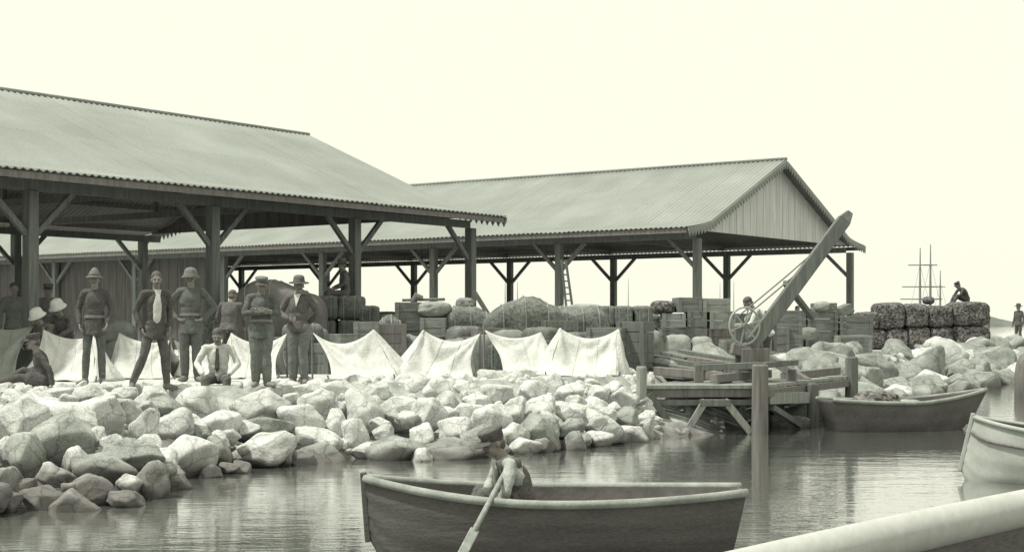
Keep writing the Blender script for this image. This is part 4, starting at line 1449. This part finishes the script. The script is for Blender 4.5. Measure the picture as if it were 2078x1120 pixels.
soft('sack', at(1186, 31.2, zt(640, 31.2)), .70, .5, .24, 'pale sack lying on the low heap near the ladder', 'sack', 'sack_lt', rz=-.1)
soft('sack', at(1152, 31.2, zt(642, 31.2)), .6, .5, .22, 'smaller grey sack beside the pale one on the low heap', 'sack', 'sack', rz=.2)
stack_bales(1208, 1322, 622, 34.5, 3, 3, 'grey roped bale in the flat topped stack left of the crane crates')
# stack left of the crane
D = 35.5
for (x0, x1, y0, y1, lab, kind, m) in (
        (1338, 1432, 664, 732, 'grey crate at the bottom of the stack left of the crane, beside the pale sacks', 'c', 'crate'),
        (1432, 1500, 668, 732, 'dark crate at the bottom of the stack, just left of the crane wheel', 'c', 'timber_dk'),
        (1340, 1390, 636, 664, 'pale crate in the second tier, at its left end', 'c', 'crate_lt'),
        (1390, 1432, 632, 664, 'grey crate in the second tier, in the middle of the stack', 'c', 'crate'),
        (1432, 1482, 632, 668, 'pale crate in the second tier, nearest to the crane wheel', 'c', 'crate_lt'),
        (1320, 1368, 610, 638, 'dark rounded bale overhanging the left top corner of the stack', 'b', 'bale_dk'),
        (1368, 1420, 604, 634, 'square grey crate on the very top of the stack left of the crane', 'c', 'crate'),
        (1420, 1478, 606, 634, 'long pale crate on top of the stack under the shed corner post', 'c', 'crate_lt')):
    c = at((x0 + x1) / 2, D, zt(y1, D))
    sx, sz = wpx(x1 - x0, D), (y1 - y0) * D / F
    if kind == 'c':
        crate(c, sx * .985, 1.0, sz, lab, rz=random.uniform(-.06, .06), m=m)
    else:
        soft('bale', c, sx, 1.0, sz, lab, 'bale', m, e=3.2)
soft('sack', at(1374, 34.4, zt(724, 34.4)), wpx(56, 34.4), .6, wpx(46, 34.4), 'pale bulging sack on end, left of two before the crates', 'sack', 'sack_lt', e=3)
soft('sack', at(1424, 34.4, zt(724, 34.4)), wpx(44, 34.4), .6, wpx(42, 34.4), 'pale bulging sack on end, right of two before the crates', 'sack', 'sack_lt', e=3)
# stack to the right of the crane
D = 42.0
for (x0, x1, y0, y1, dd, lab, kind, m, tl) in (
        (1560, 1625, 664, 724, D, 'grey crate at the foot of the right hand pile, behind the jib', 'c', 'crate', 0),
        (1625, 1692, 672, 724, D, 'dark crate low in the right hand pile, beside the crate with lettering', 'c', 'timber', 0),
        (1692, 1764, 680, 726, D - .6, 'pale crate with rows of stencilled lettering at the pile corner', 'letter', 'crate_lt', 0),
        (1694, 1764, 641, 680, D, 'grey crate standing on the crate with lettering', 'c', 'crate', 0),
        (1630, 1694, 634, 672, D, 'grey crate in the upper tier between jib and corner crate', 'c', 'crate', 0),
        (1556, 1630, 630, 664, D, 'grey crate of the upper tier directly behind the jib', 'c', 'crate', 0),
        (1650, 1692, 615, 634, D, 'low box on top of the right hand pile, beside the tilted slab', 'c', 'crate', 0),
        (1690, 1730, 622, 640, D, 'tilted grey slab on top of the right hand pile by the shed post', 'slab', 'crate', -.42)):
    c = at((x0 + x1) / 2, dd, zt(y1, dd))
    sx, sz = wpx(x1 - x0, dd), (y1 - y0) * dd / F
    r_ = crate(c, sx * .985, 1.0, sz, lab, rz=random.uniform(-.04, .04), m=m, tilt=tl, battens=kind != 'slab')
    if kind == 'letter':
        mb = MB()
        y = c.y - .52
        rl = random.Random(3)
        for row in range(3):
            mb = MB()
            x = c.x - sx * .40
            z = c.z + sz * (.86 - row * .16)
            mb.box((c.x - sx * .09, y + .004, z), (sx * .64, .006, .012))
            while x < c.x + sx * .22:
                wl = rl.uniform(.025, .05)
                mb.box((x + wl / 2, y, z), (wl, .012, .05))
                x += wl + .018
            mb.build('lettering', 'timber_dk', r_)
for (px, py, dd, s, lab) in ((1596, 664, 41.2, .36, 'pale round sack under the jib, upper of two'), (1600, 716, 41.0, .42, 'pale round sack under the jib, lower of two'),
                             (1640, 690, 41.0, .45, 'mottled sack pushed between crates right of the jib'), (1668, 632, 41.6, .36, 'pale sack lying across the top of the right hand pile')):
    soft('sack', P(px, py, dd), s * 1.2, .5, s * .8, lab, 'sack', 'sack_lt' if 'pale' in lab else 'sack', e=2.6)
# the jumble between and behind: boxes, bales and sacks filling the dark mass
jr = random.Random(21)
JP = [(585, 640, 'behind the man with folded arms'), (640, 735, 'under the figure on the cargo'), (735, 800, 'beside the stepped bales'), (800, 905, 'by the square crate'),
      (905, 985, 'at the shed end post'), (985, 1060, 'left of the broad grey heap top'), (1060, 1130, 'right of the broad grey heap top'), (1130, 1225, 'under the ladder'), (1225, 1325, 'in front of the flat topped bales'),
      (1476, 1530, 'right behind the crane wheel'), (1530, 1600, 'in the gap behind the crane jib')]
TONE = [('dark', 'timber_dk'), ('grey', 'crate'), ('brownish', 'timber')]
for (x0, x1, where) in JP:
    for kind in range(5):
        if x0 >= 1476:
            d_ = jr.uniform(34.5, 38.5)
            top = jr.uniform(640, 690)
        else:
            d_ = jr.uniform(28.0, 29.6)
            top = jr.uniform(648, 700)
        px = lerp(x0, x1, (kind + .5) / 5 + jr.uniform(-.06, .06))
        hh = max(.35, zt(top, d_) - GZ)
        c = at(px, d_, GZ)
        if kind in (0, 3):
            ad, mt = TONE[jr.randrange(3)]
            crate(c, jr.uniform(.5, .8), jr.uniform(.5, .8), hh, ('low ' if kind else 'upright ') + ad + ' box ' + where, rz=jr.uniform(-.5, .5), m=mt)
        elif x0 >= 1476:
            crate(c, jr.uniform(.6, .9), .7, hh, ('middle', 'broad', 'third')[(1, 2, 4).index(kind)] + ' grey box ' + where, rz=jr.uniform(-.3, .3), m=jr.choice(('crate', 'timber', 'crate_lt')))
        elif kind == 2:
            soft('bale', c, jr.uniform(.6, .8), .6, hh, 'roped dark bale stood on end ' + where, 'bale', 'bale', rz=jr.uniform(-.6, .6), e=6, lump=.05, strap=True)
        else:
            soft('sack', c, jr.uniform(.5, .75), .5, hh * .9, ('slumped' if kind == 1 else 'full') + ' grey sack ' + where, 'sack', 'sack', rz=jr.uniform(-.8, .8), e=jr.uniform(2.3, 3.0), lump=.10)
for k in range(11):
    x0 = 765 + k * 52
    d_ = 36.8
    h_ = (zt(634 + 6 * math.sin(k * 2.1), d_) - GZ) / 2
    for r_ in range(2):
        soft('bale', at(x0 + 26, d_ + jr.uniform(-.1, .1), GZ + r_ * h_), wpx(54, d_), .9, h_ * 1.03, 'dark roped bale in the back row that shows between the nearer heaps', 'bale', 'bale', rz=jr.uniform(-.05, .05), group='back row of bales', e=8, lump=.04)
for k, (x0, x1, y0) in enumerate(((1484, 1522, 636), (1522, 1560, 644))):
    crate(at((x0 + x1) / 2, 43.5, GZ), wpx(x1 - x0, 43.5), 1.0, zt(y0, 43.5) - GZ, ('tall grey crate directly behind the crane wheel', 'shorter dark crate behind the foot of the jib')[k], m=('crate', 'timber')[k])
# loose timbers across the jetty and the crane foot
for k, (x0, y0, x1, y1, d0, d1, lab) in enumerate(((1330, 752, 1470, 764, 27.2, 26.4, 'dark loose beam lying across the left of the jetty deck'), (1400, 730, 1540, 752, 28.4, 26.9, 'dark beam slanting against the crane sill from behind'),
        (1560, 726, 1640, 776, 28.6, 28.0, 'dark timber leaning from the crane foot to the right'), (1448, 768, 1560, 758, 26.1, 27.4, 'dark squared timber under the crane sill'),
        (1590, 764, 1700, 752, 28.3, 29.7, 'long dark timber along the right side of the jetty deck'), (1380, 716, 1500, 736, 29.4, 28.0, 'grey pole lying behind the crane sill on the left'))):
    mb = MB()
    mb.beam(P(x0, y0, d0), P(x1, y1, d1), .15, .15)
    tag(mb.build('loose_timber', 'timber_dk' if 'dark' in lab else 'timber', bevel=.012), lab, 'timber', 'loose timbers on the jetty')
# dark bales on the right
D = 54.0
for (x0, x1, y0, y1, lab) in ((1742, 1790, 668, 712, None), (1790, 1834, 668, 712, None), (1834, 1880, 664, 712, None), (1880, 1926, 664, 712, None), (1926, 2000, 662, 712, None),
                              (1738, 1776, 634, 668, 'dark shaggy bale at the left end of the upper tier, by the shed post'), (1774, 1828, 616, 668, 'tall dark shaggy bale second in the upper tier, with a sloping top'),
                              (1830, 1876, 618, 664, 'dark shaggy bale of the upper tier right of the notch in the pile'), (1876, 1926, 622, 664, 'dark shaggy bale of the upper tier beside the hunched man'), (1924, 1999, 614, 662, 'broad dark shaggy bale under the hunched man')):
    c = at((x0 + x1) / 2, D, zt(y1, D) if y1 < 700 else GZ)
    sx = wpx(x1 - x0, D)
    soft('bale', c, sx * 1.06, 1.4, (zt(y0, D) - c.z) * 1.03, lab or 'dark shaggy bale in the bottom tier of the pile at the right', 'bale', 'bale_dk', group='dark bales at the right', e=5.5, lump=.07)
soft('sack', P(1884, 618, 54.2), .42, .5, .30, 'small dark sack on top of the dark bales below the ship masts', 'sack', 'bale_dk', e=2.4)
# sacks in the shade at the left
for (px, py, dd, s, lab) in ((250, 668, 27.5, .75, 'grey sack in the shade between the first two standing men, larger'), (236, 646, 28.0, .6, 'grey sack in the shade between the first two standing men, upper'), (285, 665, 28.2, .7, 'grey sack in the shade close behind the bareheaded man')):
    soft('sack', at(px, dd, GZ if s > .65 else GZ + .5), s * 1.2, .7, s * .85, lab, 'sack', 'sack', e=2.6)

# planks left of the jetty
L_PL = [(1262, 692, 1400, 728, .07, 'uppermost long plank sloping down to the right beside the last tent'), (1266, 712, 1420, 740, .09, 'thick plank sloping down beside the last tent, second from the top'),
        (1272, 728, 1420, 752, .08, 'grey plank of the pile beside the last tent, third from the top'), (1278, 742, 1416, 760, .09, 'pale edged plank near the bottom of the pile by the jetty'), (1284, 754, 1400, 766, .08, 'lowest plank of the pile by the jetty, nearly level')]
for k, (x0, y0, x1, y1, th, lab) in enumerate(L_PL):
    mb = MB()
    a, c = P(x0, y0, 29.8 - .35 * k), P(x1, y1, 28.6 - .35 * k)
    mb.beam(a, c, .35, th)
    tag(mb.build('plank', 'timber', bevel=.008), lab, 'plank', 'planks piled by the jetty')
mb = MB()
mb.beam(P(1268, 735, 30.4), P(1310, 735, 30.4), 1.0, .75)
tag(mb.build('trestle', 'timber_dk', bevel=.02), 'dark block carrying the pile of planks beside the last tent', 'block')

# ladder
root = thing('ladder', (P(1150, 620, 33).x, 33, GZ), 'wooden ladder leaning against a post of the long shed', 'ladder')
dL = 43.0
mid = [(P(1139, 527, dL), P(1151, 640, dL)), (P(1148, 527, dL), P(1164, 640, dL))]
for a, c in mid:
    mb = MB()
    c2 = a + (c - a) * ((a.z - GZ) / (a.z - c.z))
    mb.beam(a, c2, .05, .07)
    mb.build('rail', 'timber', root)
for k in range(9):
    f = .04 + k * .115
    mb = MB()
    a, c = mid[0][0].lerp(mid[0][1], f), mid[1][0].lerp(mid[1][1], f)
    mb.tube([a, c], .02, 6)
    mb.build('rung', 'timber', root)

# ------------------------------------------------------------------ jetty and crane
root = thing('jetty', (4.2, 27.5, 0), 'grey timber jetty on posts with a cross braced front, carrying the crane', 'jetty')
DZ = .84
A, B, Cc, Dd = V((2.25, 25.5, DZ)), V((4.35, 25.6, DZ)), V((6.75, 30.0, DZ)), V((4.4, 30.9, DZ))
mb = MB()
n = 26
for k in range(n):
    f0, f1 = k / n, (k + 1) / n - .004
    p0, p1, q0, q1 = A.lerp(Dd, f0), A.lerp(Dd, f1), B.lerp(Cc, f0), B.lerp(Cc, f1)
    dz = UP * random.uniform(-.006, .006)
    ex = (q0 - p0).normalized() * random.uniform(0, .04)
    mb.hexa([p0 - UP * .06 + dz, q0 + ex - UP * .06 + dz, q1 + ex - UP * .06 + dz, p1 - UP * .06 + dz, p0 + dz, q0 + ex + dz, q1 + ex + dz, p1 + dz])
mb.build('deck', 'timber_lt', root)
for (p0, p1, z, wd, ht, m) in ((A, B, .70, .14, .14, 'timber_dk'), (A, B, .54, .10, .10, 'timber'), (B, Cc, .70, .14, .14, 'timber_dk'), (Dd, Cc, .70, .14, .14, 'timber_dk')):
    mb = MB()
    o_ = V((0, .10 if p0 is A else 0, 0))
    mb.beam(V((p0.x, p0.y, z)) + o_, V((p1.x, p1.y, z)) + o_, wd, ht)
    mb.build('beam', m, root, bevel=.01)
def pile(px, py, d, wd, ztop, m='timber'):
    q = P(px, py, d)
    mb = MB()
    mb.tube([V((q.x, q.y, -1.2)), V((q.x + .015, q.y, ztop - .03)), V((q.x + .015, q.y, ztop))], [wd / 2 * 1.06, wd / 2, wd / 2 * .85], 10)
    return mb.build('post', m, root, smooth=False)
pile(1300, 800, 25.35, .18, 1.17, 'timber_lt')
pile(1541, 800, 25.45, .28, 1.20, 'timber_dk')
pile(1648, 800, 27.4, .22, .80)
pile(1727, 800, 30.0, .26, 1.23)
pile(1420, 700, 30.3, .2, .76, 'timber_dk')
pile(1300, 800, 28.5, .2, .76, 'timber_dk')
for (x0, y0, x1, y1) in ((1432, 812, 1392, 878), (1470, 812, 1524, 878), (1318, 798, 1372, 880)):
    mb = MB()
    mb.beam(P(x0, y0, 25.52), P(x1, y1, 25.52), .12, .08, up=V((0, 1, 0)))
    mb.build('brace', 'timber_lt' if x0 > 1400 else 'timber', root, bevel=.01)
mb = MB()
mb.beam(P(1420, 817, 25.52), P(1482, 817, 25.52), .1, .12)
mb.build('brace', 'timber', root, bevel=.01)
mb = MB()
mb.beam(P(1560, 808, 25.7), P(1640, 806, 27.2), .06, .20)
mb.build('side_board', 'timber_lt', root)
mb = MB()
mb.beam(P(1566, 826, 25.9), P(1622, 862, 27.0), .10, .10)
mb.build('brace', 'timber', root)

# crane
DC = 27.0
root = thing('crane', (P(1505, 740, DC).x, DC, DZ), 'wooden hand crane on the jetty with a long slanting jib and spoked wheel', 'crane')
def X(px, py, d=DC):
    return P(px, py, d)
for (p0, p1, wd, ht) in ((X(1410, 746, 26.6), X(1545, 741, 26.6), .16, .12), (X(1548, 741, 26.6), X(1614, 735, 27.6), .14, .10), (X(1410, 742, 27.6), X(1560, 736, 27.6), .16, .12)):
    mb = MB()
    mb.beam(p0, p1, wd, ht)
    mb.build('sill', 'timber', root, bevel=.012)
for px, dd in ((1418, 26.6), (1475, 26.6), (1538, 26.6), (1606, 27.5), (1424, 27.6), (1545, 27.6)):
    mb = MB()
    q = X(px, 745, dd)
    mb.beam(V((q.x, q.y, DZ)), V((q.x, q.y, q.z - .04)), .16, .16, up=V((0, 1, 0)))
    mb.build('block', 'timber_dk', root, bevel=.012)
mb = MB()
mb.beam(X(1500, 722), X(1505, 700), .34, .30, up=V((0, 1, 0)))
mb.beam(X(1530, 738), X(1530, 706), .5, .4, up=V((0, 1, 0)))
mb.build('jib_shoe', 'timber_dk', root, bevel=.02)
mb = MB()
a, c = X(1508, 722), X(1712, 448)
mb.beam(a, c, .26, .25, up=V((0, 1, 0)), taper=.92)
dirj = (c - a).normalized()
mb.beam(c, c + dirj * .20, .24, .23, up=V((0, 1, 0)), taper=.45)
mb.build('jib', 'timber', root, bevel=.015)
mb = MB()
mb.beam(X(1594, 574, DC + .1), X(1648, 644, DC + 1.6), .10, .10)
mb.build('prop', 'timber', root, bevel=.01)
mb = MB()
mb.beam(X(1502, 738, DC + .15), X(1500, 636, DC + .15), .17, .17, up=V((0, 1, 0)))
mb.build('mast', 'timber', root, bevel=.012)
for (p0, p1) in ((X(1500, 640, DC + .05), X(1690, 478, DC + .05)), (X(1516, 640, DC + .2), X(1694, 486, DC + .2))):
    mb = MB()
    mb.tube([p0, (p0 + p1) / 2 - UP * .02, p1], .014, 6)
    mb.build('stay', 'rope', root)
# spoked wheel, tilted a little
wc = X(1511, 661, DC - .28)
wrot = Matrix.Rotation(R(18), 3, 'Z')
ring = [wc + wrot @ V((math.cos(2 * math.pi * k / 40) * .30, 0, math.sin(2 * math.pi * k / 40) * .33)) for k in range(41)]
mb = MB()
mb.tube(ring, .018, 8, cap=False)
wh = mb.build('wheel', 'iron_lt', root, smooth=True)
for k in range(6):
    a_ = 2 * math.pi * (k + .25) / 6
    mb = MB()
    mb.tube([wc, wc + wrot @ V((math.cos(a_) * .30, 0, math.sin(a_) * .33))], .016, 6)
    mb.build('spoke', 'iron_lt', wh)
mb = MB()
mb.tube([wc + wrot @ V((0, -.07, 0)), wc + wrot @ V((0, .32, 0))], .05, 10)
mb.build('hub', 'iron', wh)
# man at the winch
p_ = P(1540, 700, DC + .75)
person('man in a white shirt bending over the winch behind the crane wheel', (p_.x + .02, p_.y, DZ), rz=R(-85), scale=.98,
       pose=dict(pel=(0, .12, .92), chest=(0, .0, 1.20), neck=(0, -.13, 1.36), shL=(-.18, -.10, 1.33), shR=(.18, -.10, 1.33), elL=(-.24, -.24, 1.06), elR=(.24, -.24, 1.06),
                 wrL=(-.15, -.44, .95), wrR=(.15, -.44, .95), head=(.6, 0, 0), hipL=(-.09, .12, .87), hipR=(.09, .12, .87), knL=(-.12, .02, .48), knR=(.12, .06, .48)),
       jacket='cloth_white', trousers='cloth_grey', fine=False)

# ------------------------------------------------------------------ boats
def boat(name, label, loc, rz, L, Bm, H, mh, mr, mi, sheer=(.16, .0, .10), stern=.30, rake=.12, thwarts=(.38, .66), draft=.22, rail=.035, power=.6, strip=None, plank=5):
    """bow at -X in its own frame; waterline at z=0"""
    root = thing(name, loc, label, 'boat', rz=rz)
    def hb(s):
        k = math.sin(min(1, s / .55) * math.pi / 2) ** .85
        if s > .55:
            k *= lerp(1, stern, ((s - .55) / .45) ** 2)
        return max(.012, Bm / 2 * k)
    def hz(s):
        return H + (sheer[0] * ((.5 - s) / .5) ** 2 if s < .5 else sheer[2] * ((s - .5) / .5) ** 2)
    def kz(s):
        return -draft + (draft + H * .2) * max(0, (.10 - s) / .10) ** 2 + .05 * max(0, (s - .8) / .2)
    def sec(s, t_, inset=0.0):
        b_, z0, z1 = hb(s) - inset, kz(s) + inset * 1.2, hz(s)
        b_ = max(.004, b_)
        lap = .016 * (1 - (t_ * plank) % 1.0) if inset == 0 else 0
        y = (b_ + lap) * (math.sin(t_ * math.pi / 2) ** power)
        z = lerp(z0, z1, 1 - math.cos(t_ * math.pi / 2) ** 1.15 if t_ < 1 else 1)
        x = -L / 2 + s * L
        x += -rake * (z / H) * max(0, 1 - s * 3) + .10 * (z / H) * max(0, s * 3 - 2)
        return V((x, y, z))
    def shell(inset):
        mb = MB()
        for sg in (-1, 1):
            mb.grid(lambda a, c: (lambda q: V((q.x, sg * q.y, q.z)))(sec(.02 + a * .98 if inset else a, c, inset)), 40, 20)
        return mb
    mb = shell(0)
    # transom
    pts = [sec(1, k / 12) for k in range(13)]
    poly = [V((p.x, -p.y, p.z)) for p in pts[::-1]] + pts[1:]
    mb.prism(poly, V((-.04, 0, 0)))
    hl = mb.build('hull', mh, root, smooth=True, local=True)
    mb = shell(.03)
    mb.build('lining', mi, root, smooth=True, local=True)
    for sg in (-1, 1):
        mb = MB()
        mb.tube([(lambda q: V((q.x, sg * (q.y + .004), q.z)))(sec(k / 30, 1)) for k in range(31)], rail, 8)
        mb.build('gunwale', mr, root, smooth=True, local=True)
    for s in thwarts:
        q = sec(s, .86, .03)
        mb = MB()
        mb.box((q.x, 0, hz(s) - .20), (.22, 2 * q.y - .10, .035))
        mb.build('thwart', mi, root, local=True, bevel=.006)
    q0, q1 = sec(0, 0), sec(0, 1)
    mb = MB()
    mb.beam(V((q0.x - .01, 0, q0.z - .02)), V((q1.x - .02, 0, q1.z + .05)), .05, .06, up=V((0, 1, 0)))
    mb.build('stem', mh if strip is None else strip, root, local=True, bevel=.01)
    return root, sec, hz

bt, bsec, bhz = boat('rowing_boat', 'black rowing boat in the foreground with a worn pale gunwale', (.31, 12.4, 0), R(-2.5), 3.0, 1.30, .47, 'hull_black', 'rail', 'hull_in',
                     sheer=(.135, 0, .055), stern=.32, rake=.03, thwarts=(.42, .66, .88))
# rower, sitting in the boat
rl_ = V((.08, 12.35, .13))
person('rower in a cap and dark waistcoat leaning over an oar in the black rowing boat', rl_, rz=R(-80), scale=.98,
       pose=dict(pel=(0, .04, .22), chest=(0, -.06, .50), neck=(0, -.17, .68), shL=(-.175, -.13, .64), shR=(.175, -.13, .64), hipL=(-.10, .0, .19), hipR=(.10, .0, .19),
                 knL=(-.12, -.34, .38), knR=(.12, -.34, .38), anL=(-.07, -.44, .10), anR=(.09, -.44, .10), elL=(-.27, -.22, .43), elR=(.28, -.18, .42),
                 wrL=(-.02, -.30, .40), wrR=(.20, -.20, .36), head=(.40, .25, 0), handL=V((.9, -.2, -.1)), handR=V((.7, -.5, .0)), palmL=V((0, 0, -1)), palmR=V((0, 0, -1)), curl=1.2),
       jacket='cloth_pale', trousers='cloth_grey', hat='cap', hatm='cloth_dark', coat=0, moustache=True, collar=True, vest='cloth_dark', placket=True)
root = thing('oar', P(1000, 1015, 11.75), 'pale oar reaching over the gunwale of the black boat into the water', 'oar')
oa, ob = P(1022, 962, 12.12), P(946, 1108, 11.25)
mb = MB()
mb.tube([oa, oa.lerp(ob, .8)], [.020, .024], 8)
mb.build('shaft', 'timber_lt', root, smooth=True)
mb = MB()
d_ = (ob - oa).normalized()
mb.beam(oa.lerp(ob, .78), oa.lerp(ob, 1.30), .075, .02, up=V((0, 1, 0)))
mb.build('blade', 'timber_lt', root, bevel=.008)

boat('dinghy', 'grey dinghy moored behind the jetty posts with its bow to the right', V((6.92, 26.66, 0)), R(180 + 12), 2.6, 1.2, .50, 'hull_grey', 'rail', 'hull_in',
     sheer=(.20, 0, .06), stern=.55, rake=.30, thwarts=(.35, .6), draft=.2)
bw_, _sec, _ = boat('rowing_boat', 'white rowing boat cut by the right edge, its stem toward the dinghy', (6.95, 17.5, 0), R(0), 3.3, 1.35, .60, 'hull_white', 'hull_white', 'hull_in',
                 sheer=(.16, 0, .08), stern=.5, rake=-.16, thwarts=(.4, .66), draft=.15, rail=.028)
bw_.rotation_euler = (0, 0, R(-24))
soft('net_heap', V((6.5, 26.58, .20)), .9, .62, .48, 'dark heap of nets and sacks lying in the dinghy', 'nets', 'bale_dk', rz=.2, e=2.4, lump=.16)
soft('sack', V((7.1, 26.72, .18)), .7, .45, .36, 'small pale sack lying forward in the dinghy', 'sack', 'sack_lt', rz=.3, e=2.4)
mb = MB()
cr = Matrix.Rotation(R(-24), 3, 'Z')
for sg in (-1, 1):
    mb = MB()
    def rs(k, sg=sg):
        q = _sec(k / 24, .80)
        return V((q.x, sg * (q.y + .012), q.z))
    mb.tube([rs(k) for k in range(25)], .018, 6)
    mb.build('rubbing_strip', 'timber_dk', bw_, smooth=True, local=True)
for sx_ in (.25, .5, .75):
    mb = MB()
    q = _sec(sx_, .9, .035)
    mb.tube([V((q.x, -q.y, q.z)), V((q.x, -q.y * .55, .02)), V((q.x, q.y * .55, .02)), V((q.x, q.y, q.z))], .02, 6)
    mb.build('rib', 'rail', bw_, local=True)
# small marker stake in the water
mb = MB()
q = G(1968, 850, 0)
mb.tube([q - UP * .5, q + UP * .22, q + UP * .42], [.03, .05, .012], 8)
tag(mb.build('mooring_stake', 'timber_dk'), 'thin dark stake standing in the water by the dinghy bow', 'stake')
# dark mooring post at the right edge
q = V((P(2072, 800, 38.5).x + .18, 38.5, 0))
mb = MB()
mb.lathe(q, [(.34, -1.0), (.34, .55), (.30, .85), (.2, 1.08), (.06, 1.16)], 14)
tag(mb.build('mooring_post', 'timber_dk', smooth=True), 'thick tarred mooring post with a rounded top at the right edge', 'mooring post')

# launch under the camera: only its white rail and dark bulwark come into view
root = thing('launch', (1.2, 4.3, 0), 'white railed launch in the near right corner', 'boat')
pa, pb = P(1600, 1137, 3.85), P(2068, 1031, 4.85)
dr = (pb - pa)
rail = []
for k in range(25):
    f = -1.6 + k * .14
    bend = -.035 * (f - .5) ** 2
    q = pa + dr * f
    nrm = V((-dr.y, dr.x, 0)).normalized()
    rail.append(q + nrm * bend + UP * 0)
zr = [p.z for p in rail]
mb = MB()
mb.tube(rail, .060, 24)
mb.build('rail', 'spar', root, smooth=True)
mb = MB()
nrm = V((-dr.y, dr.x, 0)).normalized()
for a_, c_ in zip(rail, rail[1:]):
    mb.hexa([V((a_.x, a_.y, -.3)) - nrm * .03, V((c_.x, c_.y, -.3)) - nrm * .03, V((c_.x, c_.y, -.3)) + nrm * .03, V((a_.x, a_.y, -.3)) + nrm * .03,
             a_ - nrm * .03 - UP * .05, c_ - nrm * .03 - UP * .05, c_ + nrm * .03 - UP * .05, a_ + nrm * .03 - UP * .05])
mb.build('bulwark', 'hull_black', root)
mb = MB()
poly = [V((p.x, p.y, .35)) - nrm * .04 for p in rail]
poly += [p - nrm * 1.7 for p in poly[::-1]]
mb.prism(poly, V((0, 0, .04)))
mb.build('deck', 'hull_in', root)

# ------------------------------------------------------------------ ships in the distance
def ship(label, d, masts, yards, hull_px):
    root = thing('sailing_ship', (P(masts[0][0], 600, d).x, d, 0), label, 'ship', 'ships at anchor')
    mb = MB()
    a, c = P(hull_px[0], 650, d), P(hull_px[1], 650, d)
    Ls = c.x - a.x
    def fn(u, v):
        x = lerp(a.x, c.x, u)
        k = 2 * u - 1
        bm_ = Ls * .075 * max(.02, 1 - abs(k) ** 3.2) ** .7
        zd = Ls * (.055 + .03 * k * k)
        y, z = ((-bm_, zd), (-bm_ * .92, zd * .4), (-bm_ * .5, -.8), (0, -1.2), (bm_ * .5, -.8), (bm_ * .92, zd * .4), (bm_, zd))[int(round(v * 6))]
        return V((x - (.05 * Ls * k * (1 - z / zd)) * (abs(k) > .8), d + y, z))
    mb.grid(fn, 32, 6)
    o = len(mb.v)
    mb.grid(lambda u, v: fn(u, 0).lerp(fn(u, 1), v) - UP * .15, 32, 2)
    mb.build('hull', 'mast', root)
    for (px, top, rad) in masts:
        mb = MB()
        x = P(px, 600, d).x
        zt_ = zt(top, d)
        mb.tube([(x, d, 0), (x, d, zt_ * .55), (x + .05, d, zt_)], [rad, rad * .75, rad * .3], 6)
        mo = mb.build('mast', 'mast', root)
        if yards:
            for sx_ in (-1, 1):
                mb = MB()
                mb.tube([(x, d, zt_ * .8), (x + sx_ * zt_ * .16, d - Ls * .04, 2.2)], rad * .10, 4)
                mb.build('shroud', 'mast', mo)
        for (mx, py, half) in yards:
            if mx == px:
                mb = MB()
                mb.tube([P(px - half, py, d), P(px + half, py, d)], rad * .42, 5)
                mb.build('yard', 'mast', mo)
    return root
ship('three masted sailing ship at anchor beyond the dark bales', 420, [(1867, 503, .42), (1888, 496, .42), (1908, 549, .34)],
     [(1867, 582, 36), (1867, 607, 40), (1867, 538, 24), (1888, 582, 22), (1888, 538, 14), (1888, 607, 24), (1908, 582, 10)], (1810, 1930))
ship('faint distant ship whose two masts show under the shed, left of the ladder', 700, [(1025, 560, .26), (1050, 572, .3)], [], (1000, 1075))
ship('faint distant ship whose masts show under the shed, right of the ladder', 700, [(1275, 566, .24), (1250, 580, .2)], [], (1230, 1300))
ship('faint distant ship whose thin masts flank the thin shed post behind the crates', 650, [(1461, 574, .22), (1489, 570, .22)], [], (1440, 1510))
